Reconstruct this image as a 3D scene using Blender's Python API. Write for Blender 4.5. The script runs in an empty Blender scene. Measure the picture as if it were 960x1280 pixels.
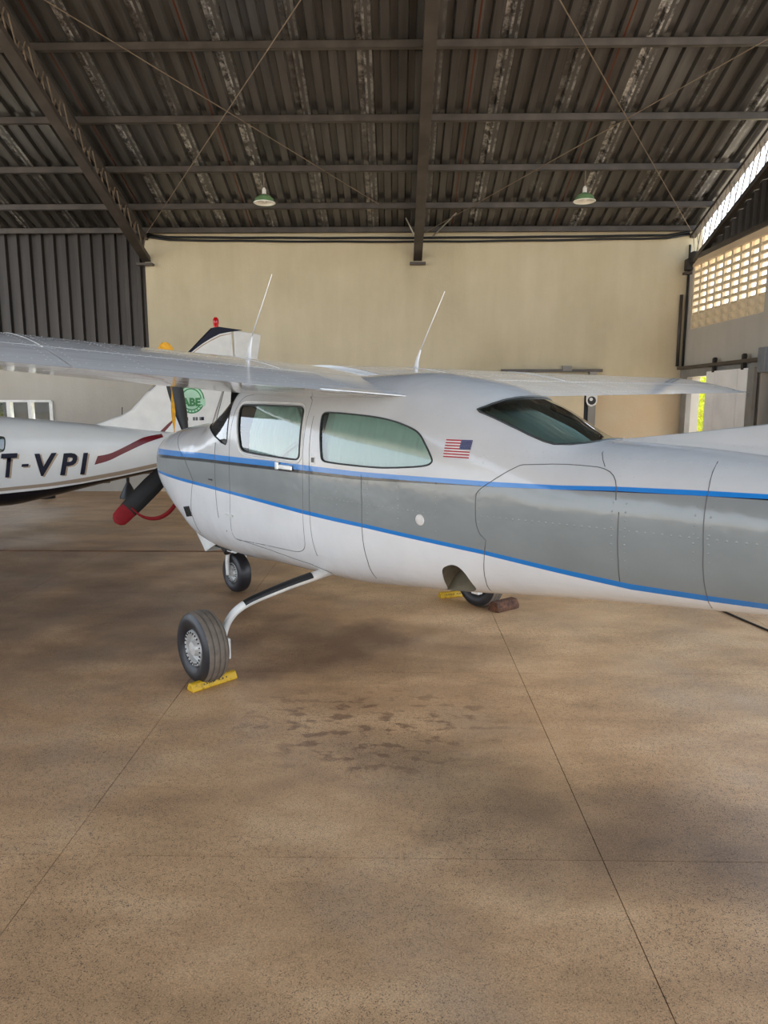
import bpy, bmesh, random
from math import *
from mathutils import Vector, Matrix
from mathutils.geometry import delaunay_2d_cdt
random.seed(7)
S = bpy.context.scene
COL = S.collection
R = radians

# ------------------------------------------------------------------ camera
cam = bpy.data.cameras.new('camera'); cam.sensor_fit = 'VERTICAL'; cam.sensor_height = 36
cam.lens = 887 / 1280 * 36; cam.clip_start = .05; cam.clip_end = 300
camo = bpy.data.objects.new('camera', cam); COL.objects.link(camo)
camo.location = (0, 0, 1.7); camo.rotation_euler = (R(90 - 8.97), 0, R(1.0))
S.camera = camo
# ------------------------------------------------------------------ sky, sun, exposure
W = bpy.data.worlds.new('sky'); S.world = W; W.use_nodes = True
wn = W.node_tree.nodes; wl = W.node_tree.links; wn.clear()
tc = wn.new('ShaderNodeTexCoord'); sp = wn.new('ShaderNodeSeparateXYZ'); cr = wn.new('ShaderNodeValToRGB')
bg = wn.new('ShaderNodeBackground'); wo = wn.new('ShaderNodeOutputWorld')
cr.color_ramp.elements[0].position = 0.0; cr.color_ramp.elements[0].color = (.88, .94, 1.0, 1)
cr.color_ramp.elements[1].position = 0.7; cr.color_ramp.elements[1].color = (.55, .74, 1.0, 1)
wl.new(tc.outputs['Generated'], sp.inputs[0]); wl.new(sp.outputs['Z'], cr.inputs[0])
wl.new(cr.outputs[0], bg.inputs[0]); wl.new(bg.outputs[0], wo.inputs[0])
bg.inputs[1].default_value = 1.5
sl = bpy.data.lights.new('sun', 'SUN'); sl.energy = 11.0; sl.angle = R(2); sl.color = (1, .97, .92)
so = bpy.data.objects.new('sun', sl); COL.objects.link(so)
so.rotation_euler = Vector((-.34, -.94, -1.85)).to_track_quat('-Z', 'Y').to_euler()
so.location = (6, 20, 25)
S.view_settings.view_transform = 'Standard'; S.view_settings.look = 'None'
S.view_settings.gamma = 1; S.view_settings.use_curve_mapping = False
S.view_settings.exposure = 1.38
S.cycles.max_bounces = 10; S.cycles.diffuse_bounces = 6; S.cycles.glossy_bounces = 5
S.cycles.transparent_max_bounces = 16; S.cycles.sample_clamp_indirect = 8
S.cycles.caustics_reflective = False; S.cycles.caustics_refractive = False

# ------------------------------------------------------------------ materials
def c4(h):
    if isinstance(h, str):
        v = [int(h[i:i + 2], 16) / 255 for i in (0, 2, 4)]
        return tuple(((x / 12.92) if x < .04045 else ((x + .055) / 1.055) ** 2.4) for x in v) + (1,)
    return tuple(h)[:3] + (1,)
class Mt:
    def __init__(s, name):
        s.m = bpy.data.materials.new(name); s.m.use_nodes = True
        s.n = s.m.node_tree.nodes; s.l = s.m.node_tree.links
        s.b = s.n['Principled BSDF']; s.o = s.n['Material Output']
    def node(s, t, **k):
        x = s.n.new(t)
        for a, v in k.items():
            if a.startswith('i_'): x.inputs[a[2:].replace('_', ' ')].default_value = v
            elif a[0] == 'i' and a[1:].isdigit(): x.inputs[int(a[1:])].default_value = v
            else: setattr(x, a, v)
        return x
    def link(s, a, b): s.l.new(a, b)
    def noise(s, scale, vec=None, detail=4, rough=.55):
        x = s.node('ShaderNodeTexNoise'); x.inputs['Scale'].default_value = scale
        x.inputs['Detail'].default_value = detail; x.inputs['Roughness'].default_value = rough
        if vec is not None: s.link(vec, x.inputs['Vector'])
        return x.outputs['Fac']
    def ramp(s, fac, stops):
        x = s.node('ShaderNodeValToRGB'); e = x.color_ramp.elements
        while len(e) < len(stops): e.new(.5)
        for q, (p, c) in zip(e, stops): q.position = p; q.color = c4(c) if not isinstance(c, (int, float)) else (c, c, c, 1)
        s.link(fac, x.inputs[0]); return x.outputs[0]
    def math(s, op, a, b=0., clamp=False):
        x = s.node('ShaderNodeMath', operation=op, use_clamp=clamp)
        for i, v in enumerate((a, b)):
            if isinstance(v, (int, float)): x.inputs[i].default_value = v
            else: s.link(v, x.inputs[i])
        return x.outputs[0]
    def mix(s, fac, a, b, mode='MIX'):
        x = s.node('ShaderNodeMix', data_type='RGBA', blend_type=mode)
        for i, v in ((0, fac), (6, a), (7, b)):
            if isinstance(v, (int, float)): x.inputs[i].default_value = v
            elif isinstance(v, (tuple, str, list)): x.inputs[i].default_value = c4(v)
            else: s.link(v, x.inputs[i])
        return x.outputs[2]
    def bump(s, h, strength, dist=.01):
        x = s.node('ShaderNodeBump'); x.inputs['Strength'].default_value = strength; x.inputs['Distance'].default_value = dist
        s.link(h, x.inputs['Height']); s.link(x.outputs[0], s.b.inputs['Normal'])
    def set(s, rough=None, metal=None, color=None, **k):
        if rough is not None: s.b.inputs['Roughness'].default_value = rough
        if metal is not None: s.b.inputs['Metallic'].default_value = metal
        if color is not None:
            if isinstance(color, (str, tuple, list)): s.b.inputs['Base Color'].default_value = c4(color)
            else: s.link(color, s.b.inputs['Base Color'])
        for a, v in k.items(): s.b.inputs[a.replace('_', ' ')].default_value = v
        return s
    @property
    def obj(s): return s.node('ShaderNodeTexCoord').outputs['Object']
    @property
    def pos(s): return s.node('ShaderNodeNewGeometry').outputs['Position']
def simple(name, col, rough=.5, metal=0., var=.12, scale=6., bump=0., **k):
    M = Mt(name); f = M.noise(scale, M.obj); a = c4(col)
    d = tuple(x * (1 - var * 1.6) for x in a[:3]); e = tuple(min(1, x * (1 + var)) for x in a[:3])
    M.set(rough, metal, M.ramp(f, [(.3, d), (.7, e)]), **k)
    if bump: M.bump(M.noise(scale * 12, M.obj), bump)
    return M.m
M = {}
M['white_metal'] = simple('white_enamel', 'd9d8d4', .3)
M['alu'] = simple('bare_aluminium', 'c4c4c2', .28, 1.)
M['hubsilver'] = simple('dull_silver_paint', 'cfcecb', .4, .35)
M['rubber'] = simple('tyre_rubber', '232226', .42, var=.15, scale=14)
M['tread'] = simple('dusty_tyre_tread', '6b6055', .75, var=.15, scale=20, bump=.1)
M['black'] = simple('black_paint', '0c0d0f', .5)
M['prop'] = simple('charcoal_blade_paint', '0f1012', .5)
M['dark'] = simple('soot_dark_metal', '2a2622', .7)
M['seam'] = simple('seam_grey', '5b5b5a', .6)  # mid grey for panel joints and small marks
M['gasket'] = simple('rubber_gasket', '2c3030', .5)
M['red'] = simple('red_fabric', '8c0a17', .75, scale=40)
M['orange'] = simple('amber_fabric', 'e0a01c', .7, scale=30)
M['green'] = simple('green_enamel', '6f8f63', .35)
M['lampwhite'] = simple('white_enamel_inside', 'f1eee6', .4)
M['steel'] = simple('brown_painted_steel', '4a433d', .45, .2, var=.25, scale=3)
M['rod'] = simple('rusty_rod', '7a6a58', .55, .4)
M['wood'] = simple('old_reddish_wood', '5c3a26', .9, var=.45, scale=25, bump=.4)
M['navy'] = simple('navy_paint', '0a0d24', .5, Specular_IOR_Level=.25)
M['redpaint'] = simple('dark_red_paint', '6a0714', .4)
M['shadowtan'] = simple('tan_paint', 'a9937c', .35)
M['seat'] = simple('grey_seat_vinyl', '5a5d60', .6)
M['cabin'] = simple('dark_cabin_lining', '3c3f40', .8)
M['well'] = simple('olive_zinc_primer', '6e6654', .7, var=.3)
M['flagred'] = simple('decal_red', 'a8202c', .4); M['flagwhite'] = simple('decal_white', 'd8d5d2', .4); M['flagblue'] = simple('decal_blue', '1f2a5c', .4)
M['emgreen'] = simple('decal_green', '1f7d3a', .4); M['empale'] = simple('decal_pale_green', 'a9d3b4', .4)
M['beacon'] = simple('red_beacon_lens', 'c00c18', .15)
M['shrubwood'] = simple('bark', '5a4632', .9)
M['whiteframe'] = simple('white_window_paint', 'e6e3dc', .5)
M['conc'] = simple('grey_concrete_trim', '8b8780', .8, scale=3, bump=.2)
M['cabinet'] = simple('grey_cabinet_paint', '6f757c', .45)
M['darkroom2'] = simple('added_shed_dark_grey', '34302e', .8, var=.4, scale=2)
M['darkroom'] = simple('unlit_room_paint', '1e1c1a', .9)  # near-black colour stands in for the side room's lack of light

def glass(name, tint, refl=1.0):
    m = Mt(name); m.n.remove(m.b)
    t = m.node('ShaderNodeBsdfTransparent'); t.inputs[0].default_value = c4(tint)
    g = m.node('ShaderNodeBsdfGlossy'); g.inputs['Roughness'].default_value = .02
    f = m.node('ShaderNodeFresnel'); f.inputs[0].default_value = 1.55
    x = m.node('ShaderNodeMixShader')
    m.link(m.math('MULTIPLY', f.outputs[0], refl, True), x.inputs[0])
    m.link(t.outputs[0], x.inputs[1]); m.link(g.outputs[0], x.inputs[2]); m.link(x.outputs[0], m.o.inputs[0])
    return m.m
M['glass'] = glass('green_tinted_acrylic', (.78, .975, .90), 2.3)
M['windowglass'] = glass('window_glass', (.8, .83, .82), .25)

def curve_node(m, x, pts, x0, x1, z0):
    """height of a paint line as a function of the station x (object space, metres)"""
    u = m.node('ShaderNodeMapRange'); u.inputs[1].default_value = x0; u.inputs[2].default_value = x1
    m.link(x, u.inputs[0])
    f = m.node('ShaderNodeFloatCurve'); cv = f.mapping.curves[0]
    pts = sorted(pts)
    P = [((px - x0) / (x1 - x0), pz - z0) for px, pz in pts]
    while len(cv.points) < len(P): cv.points.new(.5, .5)
    for q, p in zip(cv.points, P): q.location = p; q.handle_type = 'VECTOR'
    f.mapping.update(); m.link(u.outputs[0], f.inputs['Value'])
    return m.math('ADD', f.outputs[0], z0)
def above(m, z, lim): return m.math('MULTIPLY', m.math('SUBTRACT', z, lim), 400., True)

def livery():
    m = Mt('white_grey_blue_livery'); s = m.node('ShaderNodeSeparateXYZ'); m.link(m.obj, s.inputs[0])
    x, z = s.outputs[0], s.outputs[2]; a = (-5.6, 2.7, .5)
    bt = [(-5.6, 1.40), (-2.764, 1.345), (-2.5, 1.338), (-2.165, 1.325), (-1.9, 1.309), (-1.56, 1.299), (-1.166, 1.293), (-.627, 1.286), (.227, 1.293), (1.367, 1.287), (2.4, 1.266), (2.7, 1.26)]
    bb = [(-5.6, 1.385), (-2.769, 1.328), (-2.5, 1.317), (-2.17, 1.307), (-1.9, 1.29), (-1.565, 1.275), (-1.166, 1.268), (-.627, 1.258), (.226, 1.255), (1.36, 1.244), (2.48, 1.214), (2.7, 1.20)]
    kb = [(-5.6, 1.385), (-2.5, 1.317), (-1.56, 1.274), (-1.167, 1.259), (-0.629, 1.239), (0.227, 1.234), (1.36, 1.22), (2.43, 1.19), (2.7, 1.178)]
    lt = [(-5.6, 1.0), (-2.779, .907), (-2.556, .899), (-2.24, .893), (-1.904, .912), (-1.466, .944), (-.69, .981), (-.085, .999), (.72, 1.028), (1.373, 1.049), (2.134, 1.067), (2.7, 1.08)]
    lb = [(-5.6, .97), (-2.767, .878), (-2.545, .869), (-2.226, .862), (-1.898, .886), (-1.463, .921), (-.687, .957), (-.085, .973), (.72, 1.005), (1.377, 1.023), (2.1, 1.042), (2.7, 1.055)]
    C = [curve_node(m, x, p, *a) for p in (lb, lt, kb, bb, bt)]
    white = m.ramp(m.noise(3, m.obj), [(.3, (.68, .685, .69)), (.7, (.75, .755, .76))])
    grey = m.ramp(m.noise(2.5, m.obj), [(.3, '7d8282'), (.7, '868b8b')])
    col = m.mix(above(m, z, C[0]), white, '1f78c4')
    col = m.mix(above(m, z, C[1]), col, grey)
    col = m.mix(above(m, z, C[2]), col, '101116')
    col = m.mix(above(m, z, C[3]), col, '1f78c4')
    col = m.mix(above(m, z, C[4]), col, m.ramp(m.noise(3, m.obj), [(.3, (.50, .50, .50)), (.7, (.55, .55, .55))]))  # upper white paint darkened in colour to carry the shade under the roof
    m.set(.16, 0., col, Coat_Weight=.2, Coat_Roughness=.05)
    m.bump(m.noise(3.4, m.obj, 3), .5, .02)
    return m.m
M['livery'] = livery()
def wingpaint():
    m = Mt('gloss_white_wing_paint'); mp = m.node('ShaderNodeMapping'); mp.inputs['Scale'].default_value = (9, 1.2, 1)
    m.link(m.obj, mp.inputs[0])
    m.set(.13, 0., m.ramp(m.noise(3, m.obj), [(.3, (.62, .615, .61)), (.7, (.70, .695, .69))]), Coat_Weight=.25, Coat_Roughness=.03)
    m.bump(m.noise(1.6, mp.outputs[0], 2), .12, .02)
    return m.m
M['wing'] = wingpaint()
def livery2():
    m = Mt('white_livery_with_dark_belly'); s = m.node('ShaderNodeSeparateXYZ'); m.link(m.obj, s.inputs[0])
    x, z = s.outputs[0], s.outputs[2]; a = (-4, 6, .3)
    t1 = [(-4, .99), (-1.958, .814), (-1.36, .73), (-.81, .673), (-.4, .642), (.16, .628), (6, .61)]
    t2 = [(-4, .93), (-1.96, .755), (-1.36, .673), (-.81, .618), (-.4, .598), (.16, .586), (6, .57)]
    t3 = [(-4, .90), (-1.967, .731), (-1.368, .649), (-.817, .594), (-.408, .565), (.16, .553), (6, .53)]
    C = [curve_node(m, x, p, *a) for p in (t3, t2, t1)]
    white = m.ramp(m.noise(2, m.obj), [(.3, (.66, .66, .64)), (.7, (.72, .72, .70))])
    col = m.mix(above(m, z, C[0]), '14151b', (.75, .74, .72)); col = m.mix(above(m, z, C[1]), col, 'a08f7c'); col = m.mix(above(m, z, C[2]), col, white)
    m.set(.2, 0., col, Coat_Weight=.1, Coat_Roughness=.05, Specular_IOR_Level=.3); m.bump(m.noise(3, m.obj, 2), .25, .015)
    return m.m
M['livery2'] = livery2()
M['fin2'] = simple('ivory_fin_paint', 'dcdad5', .3, var=.05)

def floor_mat():
    m = Mt('worn_tan_concrete'); p = m.pos
    mp = m.node('ShaderNodeMapping'); mp.inputs['Scale'].default_value = (.55, 1.0, 1); m.link(p, mp.inputs[0])
    big = m.noise(.55, mp.outputs[0], 6, .6); mid = m.noise(2.6, mp.outputs[0], 6, .62)
    col = m.ramp(big, [(.30, 'a07c5c'), (.48, 'be9870'), (.66, 'd2ad84')])
    col = m.mix(.55, col, m.ramp(mid, [(.32, '8a6a4e'), (.5, 'be966e'), (.68, 'deb88e')]))
    # grey polished worn areas
    g = m.ramp(m.noise(.8, p, 5, .6), [(.50, 0.), (.66, .55)])
    col = m.mix(g, col, 'a99078')
    s = m.node('ShaderNodeSeparateXYZ'); m.link(p, s.inputs[0]); X, Y = s.outputs[0], s.outputs[1]
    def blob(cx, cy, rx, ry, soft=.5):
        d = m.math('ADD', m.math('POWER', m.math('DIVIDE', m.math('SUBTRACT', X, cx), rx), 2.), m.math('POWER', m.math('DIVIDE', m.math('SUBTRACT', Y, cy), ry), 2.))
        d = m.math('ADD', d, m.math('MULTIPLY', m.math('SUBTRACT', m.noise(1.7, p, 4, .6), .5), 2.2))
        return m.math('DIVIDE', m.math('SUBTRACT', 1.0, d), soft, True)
    # rust red oil patches on the slab behind the main wheel
    st = m.math('MULTIPLY', blob(-.1, 3.55, .85, .62, .8), m.ramp(m.noise(15, mp.outputs[0], 4, .55), [(.53, 0.), (.61, .6)]))
    col = m.mix(st, col, '5c3524')
    # broad brown darkening; mid-distance stains also paint in the light falloff
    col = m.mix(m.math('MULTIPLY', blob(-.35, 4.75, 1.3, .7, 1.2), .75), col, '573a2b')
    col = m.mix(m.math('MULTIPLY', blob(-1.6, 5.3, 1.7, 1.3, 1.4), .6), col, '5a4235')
    col = m.mix(m.math('MULTIPLY', blob(-4.0, 6.0, 3.4, 2.8, 1.3), .62), col, '5f4a3c')
    col = m.mix(m.math('MULTIPLY', blob(1.05, 2.55, 1.0, .42, 1.1), .75), col, '5c4a3e')  # darker brown band across the right foreground
    col = m.mix(m.math('MULTIPLY', blob(.30, 3.0, .55, .5, 1.2), .6), col, '5b4c3c')  # darker brown patch left of that band
    # aggregate specks
    v = m.node('ShaderNodeTexVoronoi'); v.inputs['Scale'].default_value = 210; m.link(p, v.inputs['Vector'])
    spk = m.math('MULTIPLY', m.math('LESS_THAN', v.outputs['Distance'], m.math('MULTIPLY', m.noise(70, p, 2), .66)), m.math('GREATER_THAN', m.noise(38, p, 3), .47))
    near = m.math('MULTIPLY', spk, m.ramp(m.noise(1.1, p, 4), [(.35, .35), (.6, .95)]))
    col = m.mix(near, col, '3f342a')
    v2 = m.node('ShaderNodeTexVoronoi'); v2.inputs['Scale'].default_value = 130; m.link(p, v2.inputs['Vector'])
    col = m.mix(m.math('MULTIPLY', m.math('LESS_THAN', v2.outputs['Distance'], .2), .25), col, 'd3bb98')
    g1 = m.noise(170, p, 4, .7); col = m.mix(.55, col, m.ramp(g1, [(.34, (.40, .38, .36)), (.50, (1.0, 1.0, 1.0)), (.64, (1.5, 1.46, 1.42))]), 'MULTIPLY')
    m.set(color=col)
    m.link(m.ramp(m.noise(.9, p, 4), [(.3, .34), (.7, .55)]), m.b.inputs['Roughness'])
    m.b.inputs['Specular IOR Level'].default_value = .45
    m.bump(m.math('ADD', m.noise(60, p, 4), m.math('MULTIPLY', spk, -1.)), .12, .004)
    return m.m
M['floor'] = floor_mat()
M['groove'] = simple('joint_dirt', '66574a', .95)
def plaster(name, c1, c2, c3, low=None, lowz=None):
    m = Mt(name); p = m.pos
    f = m.noise(.5, p, 7, .6); col = m.ramp(f, [(.3, c1), (.5, c2), (.7, c3)])
    mp = m.node('ShaderNodeMapping'); mp.inputs['Scale'].default_value = (1, 1, .15); m.link(p, mp.inputs[0])
    col = m.mix(.25, col, m.ramp(m.noise(3.5, mp.outputs[0], 5, .6), [(.35, c1), (.65, c3)]))
    if low:
        s = m.node('ShaderNodeSeparateXYZ'); m.link(p, s.inputs[0])
        col = m.mix(m.math('LESS_THAN', s.outputs[2], lowz), col, m.ramp(f, [(.3, low), (.7, c3)]))
    m.set(.85, 0, col); m.bump(m.noise(26, p, 6, .65), .35, .012)
    return m.m
M['wallback'] = plaster('cream_rough_plaster', 'b1a486', 'c1b496', 'cdc0a4', 'c8a47a', 1.96)
M['wallgrey'] = plaster('greyish_render', 'a9a194', 'b5aea2', 'bfb8ac')
M['ledge'] = plaster('beige_ledge_plaster', 'bda68a', 'c9b293', 'd2bd9f')
M['vent'] = simple('cream_vent_block', 'dcc9a8', .85, scale=9, bump=.2)
def sheet_mat(name, c1, c2, streak, streaky, rough):
    m = Mt(name); o = m.obj; s = m.node('ShaderNodeSeparateXYZ'); m.link(o, s.inputs[0])
    oi = m.node('ShaderNodeObjectInfo'); p = m.pos
    mp = m.node('ShaderNodeMapping'); mp.inputs['Scale'].default_value = (6, .5, .5); m.link(p, mp.inputs[0])
    col = m.ramp(m.noise(1.5, mp.outputs[0], 5), [(.3, c1), (.7, c2)])
    if streak:
        d = m.math('ABSOLUTE', m.math('SUBTRACT', s.outputs[0], streaky)); band = m.math('LESS_THAN', d, .056)
        pat = m.ramp(m.noise(7, p, 8, .75), [(.45, 0.), (.60, .95)])
        sec_ = m.ramp(m.noise(.8, p, 3), [(.36, .15), (.55, 1.)])
        amt = m.math('MULTIPLY', m.math('MULTIPLY', band, pat), m.math('MULTIPLY', sec_, m.ramp(oi.outputs['Random'], [(.1, .25), (.6, 1.)])))
        d2 = m.math('ABSOLUTE', m.math('SUBTRACT', s.outputs[0], streaky + .115)); band2 = m.math('LESS_THAN', d2, .018)
        amt = m.math('ADD', amt, m.math('MULTIPLY', m.math('MULTIPLY', band2, pat), m.math('MULTIPLY', sec_, .45)), True)
        col = m.mix(amt, col, streak)
        # rust line along the side lap
        e = m.math('LESS_THAN', s.outputs[0], .022)
        col = m.mix(m.math('MULTIPLY', e, m.math('GREATER_THAN', oi.outputs['Random'], .45)), col, '5c3020')
    m.set(rough, .5, col); m.bump(m.noise(5, p, 3), .15, .01)
    return m.m
M['roof'] = sheet_mat('dark_brown_roof_sheet', '464341', '5f5c59', 'd0cdca', .36, .27)
M['siding'] = sheet_mat('dark_wall_siding', '2f2b28', '3f3a36', None, 0, .42)
def curtain():
    m = Mt('pale_pleated_fabric'); m.set(.8, 0, 'e9eee8'); t = m.node('ShaderNodeBsdfTranslucent'); t.inputs[0].default_value = (.75, .8, .76, 1)
    x = m.node('ShaderNodeMixShader'); x.inputs[0].default_value = .35
    m.link(m.b.outputs[0], x.inputs[1]); m.link(t.outputs[0], x.inputs[2]); m.link(x.outputs[0], m.o.inputs[0]); return m.m
M['curtain'] = curtain()
def leafm():
    m = Mt('sunlit_leaf'); m.set(.5, 0, m.ramp(m.noise(5, m.pos), [(.3, 'a5b13c'), (.7, 'd3d65a')]))
    t = m.node('ShaderNodeBsdfTranslucent'); t.inputs[0].default_value = (.75, .8, .12, 1)
    x = m.node('ShaderNodeMixShader'); x.inputs[0].default_value = .5
    m.link(m.b.outputs[0], x.inputs[1]); m.link(t.outputs[0], x.inputs[2]); m.link(x.outputs[0], m.o.inputs[0]); return m.m
M['leaf'] = leafm()
M['yellow'] = Mt('worn_yellow_paint')
_m = M['yellow']; _m.set(.5, 0, _m.mix(_m.ramp(_m.noise(30, _m.obj, 6, .7), [(.54, 0.), (.70, .75)]), 'c79c14', '4a3c1c')); M['yellow'] = _m.m
M['panel'] = simple('off_white_door_panel', 'f6f4f1', .55, var=.05, scale=3)
M['creampanel'] = simple('cream_door_panel', 'd9c6a2', .6, var=.06, scale=2)
M['apron'] = simple('sunlit_apron_concrete', 'a59a88', .9, scale=.4)
M['outwall'] = simple('tan_outer_wall', 'd8b78f', .9, scale=1)

# ------------------------------------------------------------------ mesh helpers
class MB:
    def __init__(s): s.v = []; s.f = []
    def add(s, v, f):
        b = len(s.v); s.v += [tuple(q) for q in v]; s.f += [tuple(i + b for i in q) for q in f]; return s
    def box(s, c, d, rot=None):
        x, y, z = (q / 2 for q in d)
        v = [Vector((i * x, j * y, k * z)) for i in (-1, 1) for j in (-1, 1) for k in (-1, 1)]
        if rot is not None: v = [rot @ q for q in v]
        c = Vector(c)
        return s.add([q + c for q in v], [(0, 1, 3, 2), (4, 6, 7, 5), (0, 4, 5, 1), (2, 3, 7, 6), (0, 2, 6, 4), (1, 5, 7, 3)])
    def ext(s, a, b): # box from min corner to max corner
        return s.box([(p + q) / 2 for p, q in zip(a, b)], [abs(q - p) for p, q in zip(a, b)])
    def tube(s, pts, r, n=8, cap=True, sx=1.):
        pts = [Vector(p) for p in pts]; rs = r if isinstance(r, (list, tuple)) else [r] * len(pts)
        t0 = (pts[1] - pts[0]).normalized(); up = Vector((0, 0, 1)) if abs(t0.z) < .9 else Vector((1, 0, 0))
        a = t0.cross(up).normalized(); b = len(s.v)
        for i, p in enumerate(pts):
            t = (pts[min(i + 1, len(pts) - 1)] - pts[max(i - 1, 0)]).normalized()
            a = (a - t * a.dot(t)).normalized(); c = t.cross(a)
            for k in range(n):
                w = 2 * pi * k / n; s.v.append(tuple(p + (a * cos(w) * sx + c * sin(w)) * rs[i]))
        for i in range(len(pts) - 1):
            for k in range(n):
                q = b + i * n + k; q2 = b + i * n + (k + 1) % n
                s.f.append((q, q2, q2 + n, q + n))
        if cap:
            s.f.append(tuple(b + k for k in range(n))[::-1]); e = b + (len(pts) - 1) * n; s.f.append(tuple(e + k for k in range(n)))
        return s
    def lathe(s, prof, o=(0, 0, 0), axis='z', n=32, cap=False):
        b = len(s.v); o = Vector(o)
        for (r, h) in prof:
            for k in range(n):
                w = 2 * pi * k / n; c, d = r * cos(w), r * sin(w)
                s.v.append(tuple(o + Vector({'z': (c, d, h), 'y': (c, h, -d), 'x': (h, c, d)}[axis])))
        for i in range(len(prof) - 1):
            for k in range(n):
                q = b + i * n + k; q2 = b + i * n + (k + 1) % n
                s.f.append((q, q2, q2 + n, q + n))
        if cap:
            s.f.append(tuple(b + k for k in range(n))[::-1]); e = b + (len(prof) - 1) * n; s.f.append(tuple(e + k for k in range(n)))
        return s
    def prism(s, poly, d0, d1, plane='xz'):
        n = len(poly); P = {'xz': lambda a, b, d: (a, d, b), 'xy': lambda a, b, d: (a, b, d), 'yz': lambda a, b, d: (d, a, b)}[plane]
        v = [P(a, b, d0) for a, b in poly] + [P(a, b, d1) for a, b in poly]
        return s.add(v, [tuple(range(n))[::-1], tuple(range(n, 2 * n))] + [(i, (i + 1) % n, n + (i + 1) % n, n + i) for i in range(n)])
    def build(s, name, mat, parent=None, smooth=False, bevel=0., fix=True, kind=None, label=None):
        me = bpy.data.meshes.new(name); me.from_pydata(s.v, [], s.f)
        if fix:
            bm = bmesh.new(); bm.from_mesh(me); bmesh.ops.recalc_face_normals(bm, faces=bm.faces); bm.to_mesh(me); bm.free()
        me.materials.append(mat if not isinstance(mat, str) else M[mat])
        if smooth:
            me.polygons.foreach_set('use_smooth', [True] * len(me.polygons))
            if smooth == 'auto': me.set_sharp_from_angle(angle=R(35))
        me.update(); return link(name, me, parent, bevel, kind, label)
def link(name, me, parent=None, bevel=0., kind=None, label=None):
    o = bpy.data.objects.new(name, me); COL.objects.link(o)
    if parent is not None: o.parent = parent
    if bevel:
        b = o.modifiers.new('bevel', 'BEVEL'); b.width = bevel; b.segments = 2; b.limit_method = 'ANGLE'
    if kind: o['kind'] = kind
    if label: o['label'] = label
    return o
def thing(name, label, cat, loc=(0, 0, 0), rz=0., group=None):
    o = bpy.data.objects.new(name, None); COL.objects.link(o); o.empty_display_size = .2
    o.location = loc; o.rotation_euler = (0, 0, rz); o['label'] = label; o['category'] = cat
    if group: o['group'] = group
    return o
def structure(o): o['kind'] = 'structure'; return o

# ------------------------------------------------------------------ the hangar shell
SL = .354; YW = 13.2; ZE = 4.66; XR = 5.19; XL = -4.52
def roofz(y): return ZE + (YW - y) * SL
g = MB(); g.box((0, 4, -.26), (160, 160, .4)); structure(g.build('ground', 'apron'))
fl = MB(); fl.ext((-14, -7, -.06), (XR + .2, YW + .2, -.008)); floor = structure(fl.build('floor', 'groove'))
jx = [.776 + 2.045 * k for k in range(-7, 4)]; jy = [.585 + 1.845 * k for k in range(-4, 8)]
jx[0] = -14; jx[-1] = XR + .1; jy = [min(y, YW + .1) for y in jy]
slabmesh = None
for i in range(len(jx) - 1):
    for j in range(len(jy) - 1):
        a, b, c, d = jx[i] + .0017, jx[i + 1] - .0017, jy[j] + .0017, jy[j + 1] - .0017
        if b - a < .2 or d - c < .2: continue
        reg = 1 <= i < len(jx) - 2 and jy[j + 1] < YW
        if reg and slabmesh: me = slabmesh
        else:
            m_ = MB(); w, h = (b - a) / 2, (d - c) / 2
            m_.v = [(-w, -h, -.008), (w, -h, -.008), (w, h, -.008), (-w, h, -.008), (-w, -h, 0), (w, -h, 0), (w, h, 0), (-w, h, 0)]
            m_.f = [(4, 5, 6, 7), (0, 1, 5, 4), (1, 2, 6, 5), (2, 3, 7, 6), (3, 0, 4, 7)]
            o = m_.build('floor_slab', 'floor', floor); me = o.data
            if reg: slabmesh = me
            o.location = ((a + b) / 2, (c + d) / 2, 0); continue
        o = link('floor_slab', me, floor); o.location = ((a + b) / 2, (c + d) / 2, 0)
MB().ext((-13, 7.82, .0005), (-1.5, 7.90, .0015)).build('floor_line', simple('faded_orange_line', '8d6344', .7, var=.3, scale=4), floor)

# back wall and the left bay
wb = MB(); wb.ext((XL, YW, 0), (XR + .2, YW + .25, ZE + .04)); wall_back = structure(wb.build('wall_back', 'wallback'))
WX0, WX1, WZ0, WZ1 = -8.4, -6.4, .85, 1.68
wl_ = MB(); wl_.ext((-14, YW, 0), (WX0, YW + .2, 2.42)); wl_.ext((WX1, YW, 0), (XL, YW + .2, 2.42))
wl_.ext((WX0, YW, 0), (WX1, YW + .2, WZ0)); wl_.ext((WX0, YW, WZ1), (WX1, YW + .2, 2.42)); wall_left_bay = structure(wl_.build('wall_left', 'wallgrey'))
def ribs(width, n, rise=.055, top=.075, slope=.022):
    p = width / n; out = [(0, 0)]
    for k in range(n):
        c = (k + .5) * p
        out += [(c - top / 2 - slope, 0), (c - top / 2, rise), (c + top / 2, rise), (c + top / 2 + slope, 0)]
    return out + [(width, 0)]
prof = ribs(.88, 4); prof[-1] = (.90, -.002)
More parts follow.
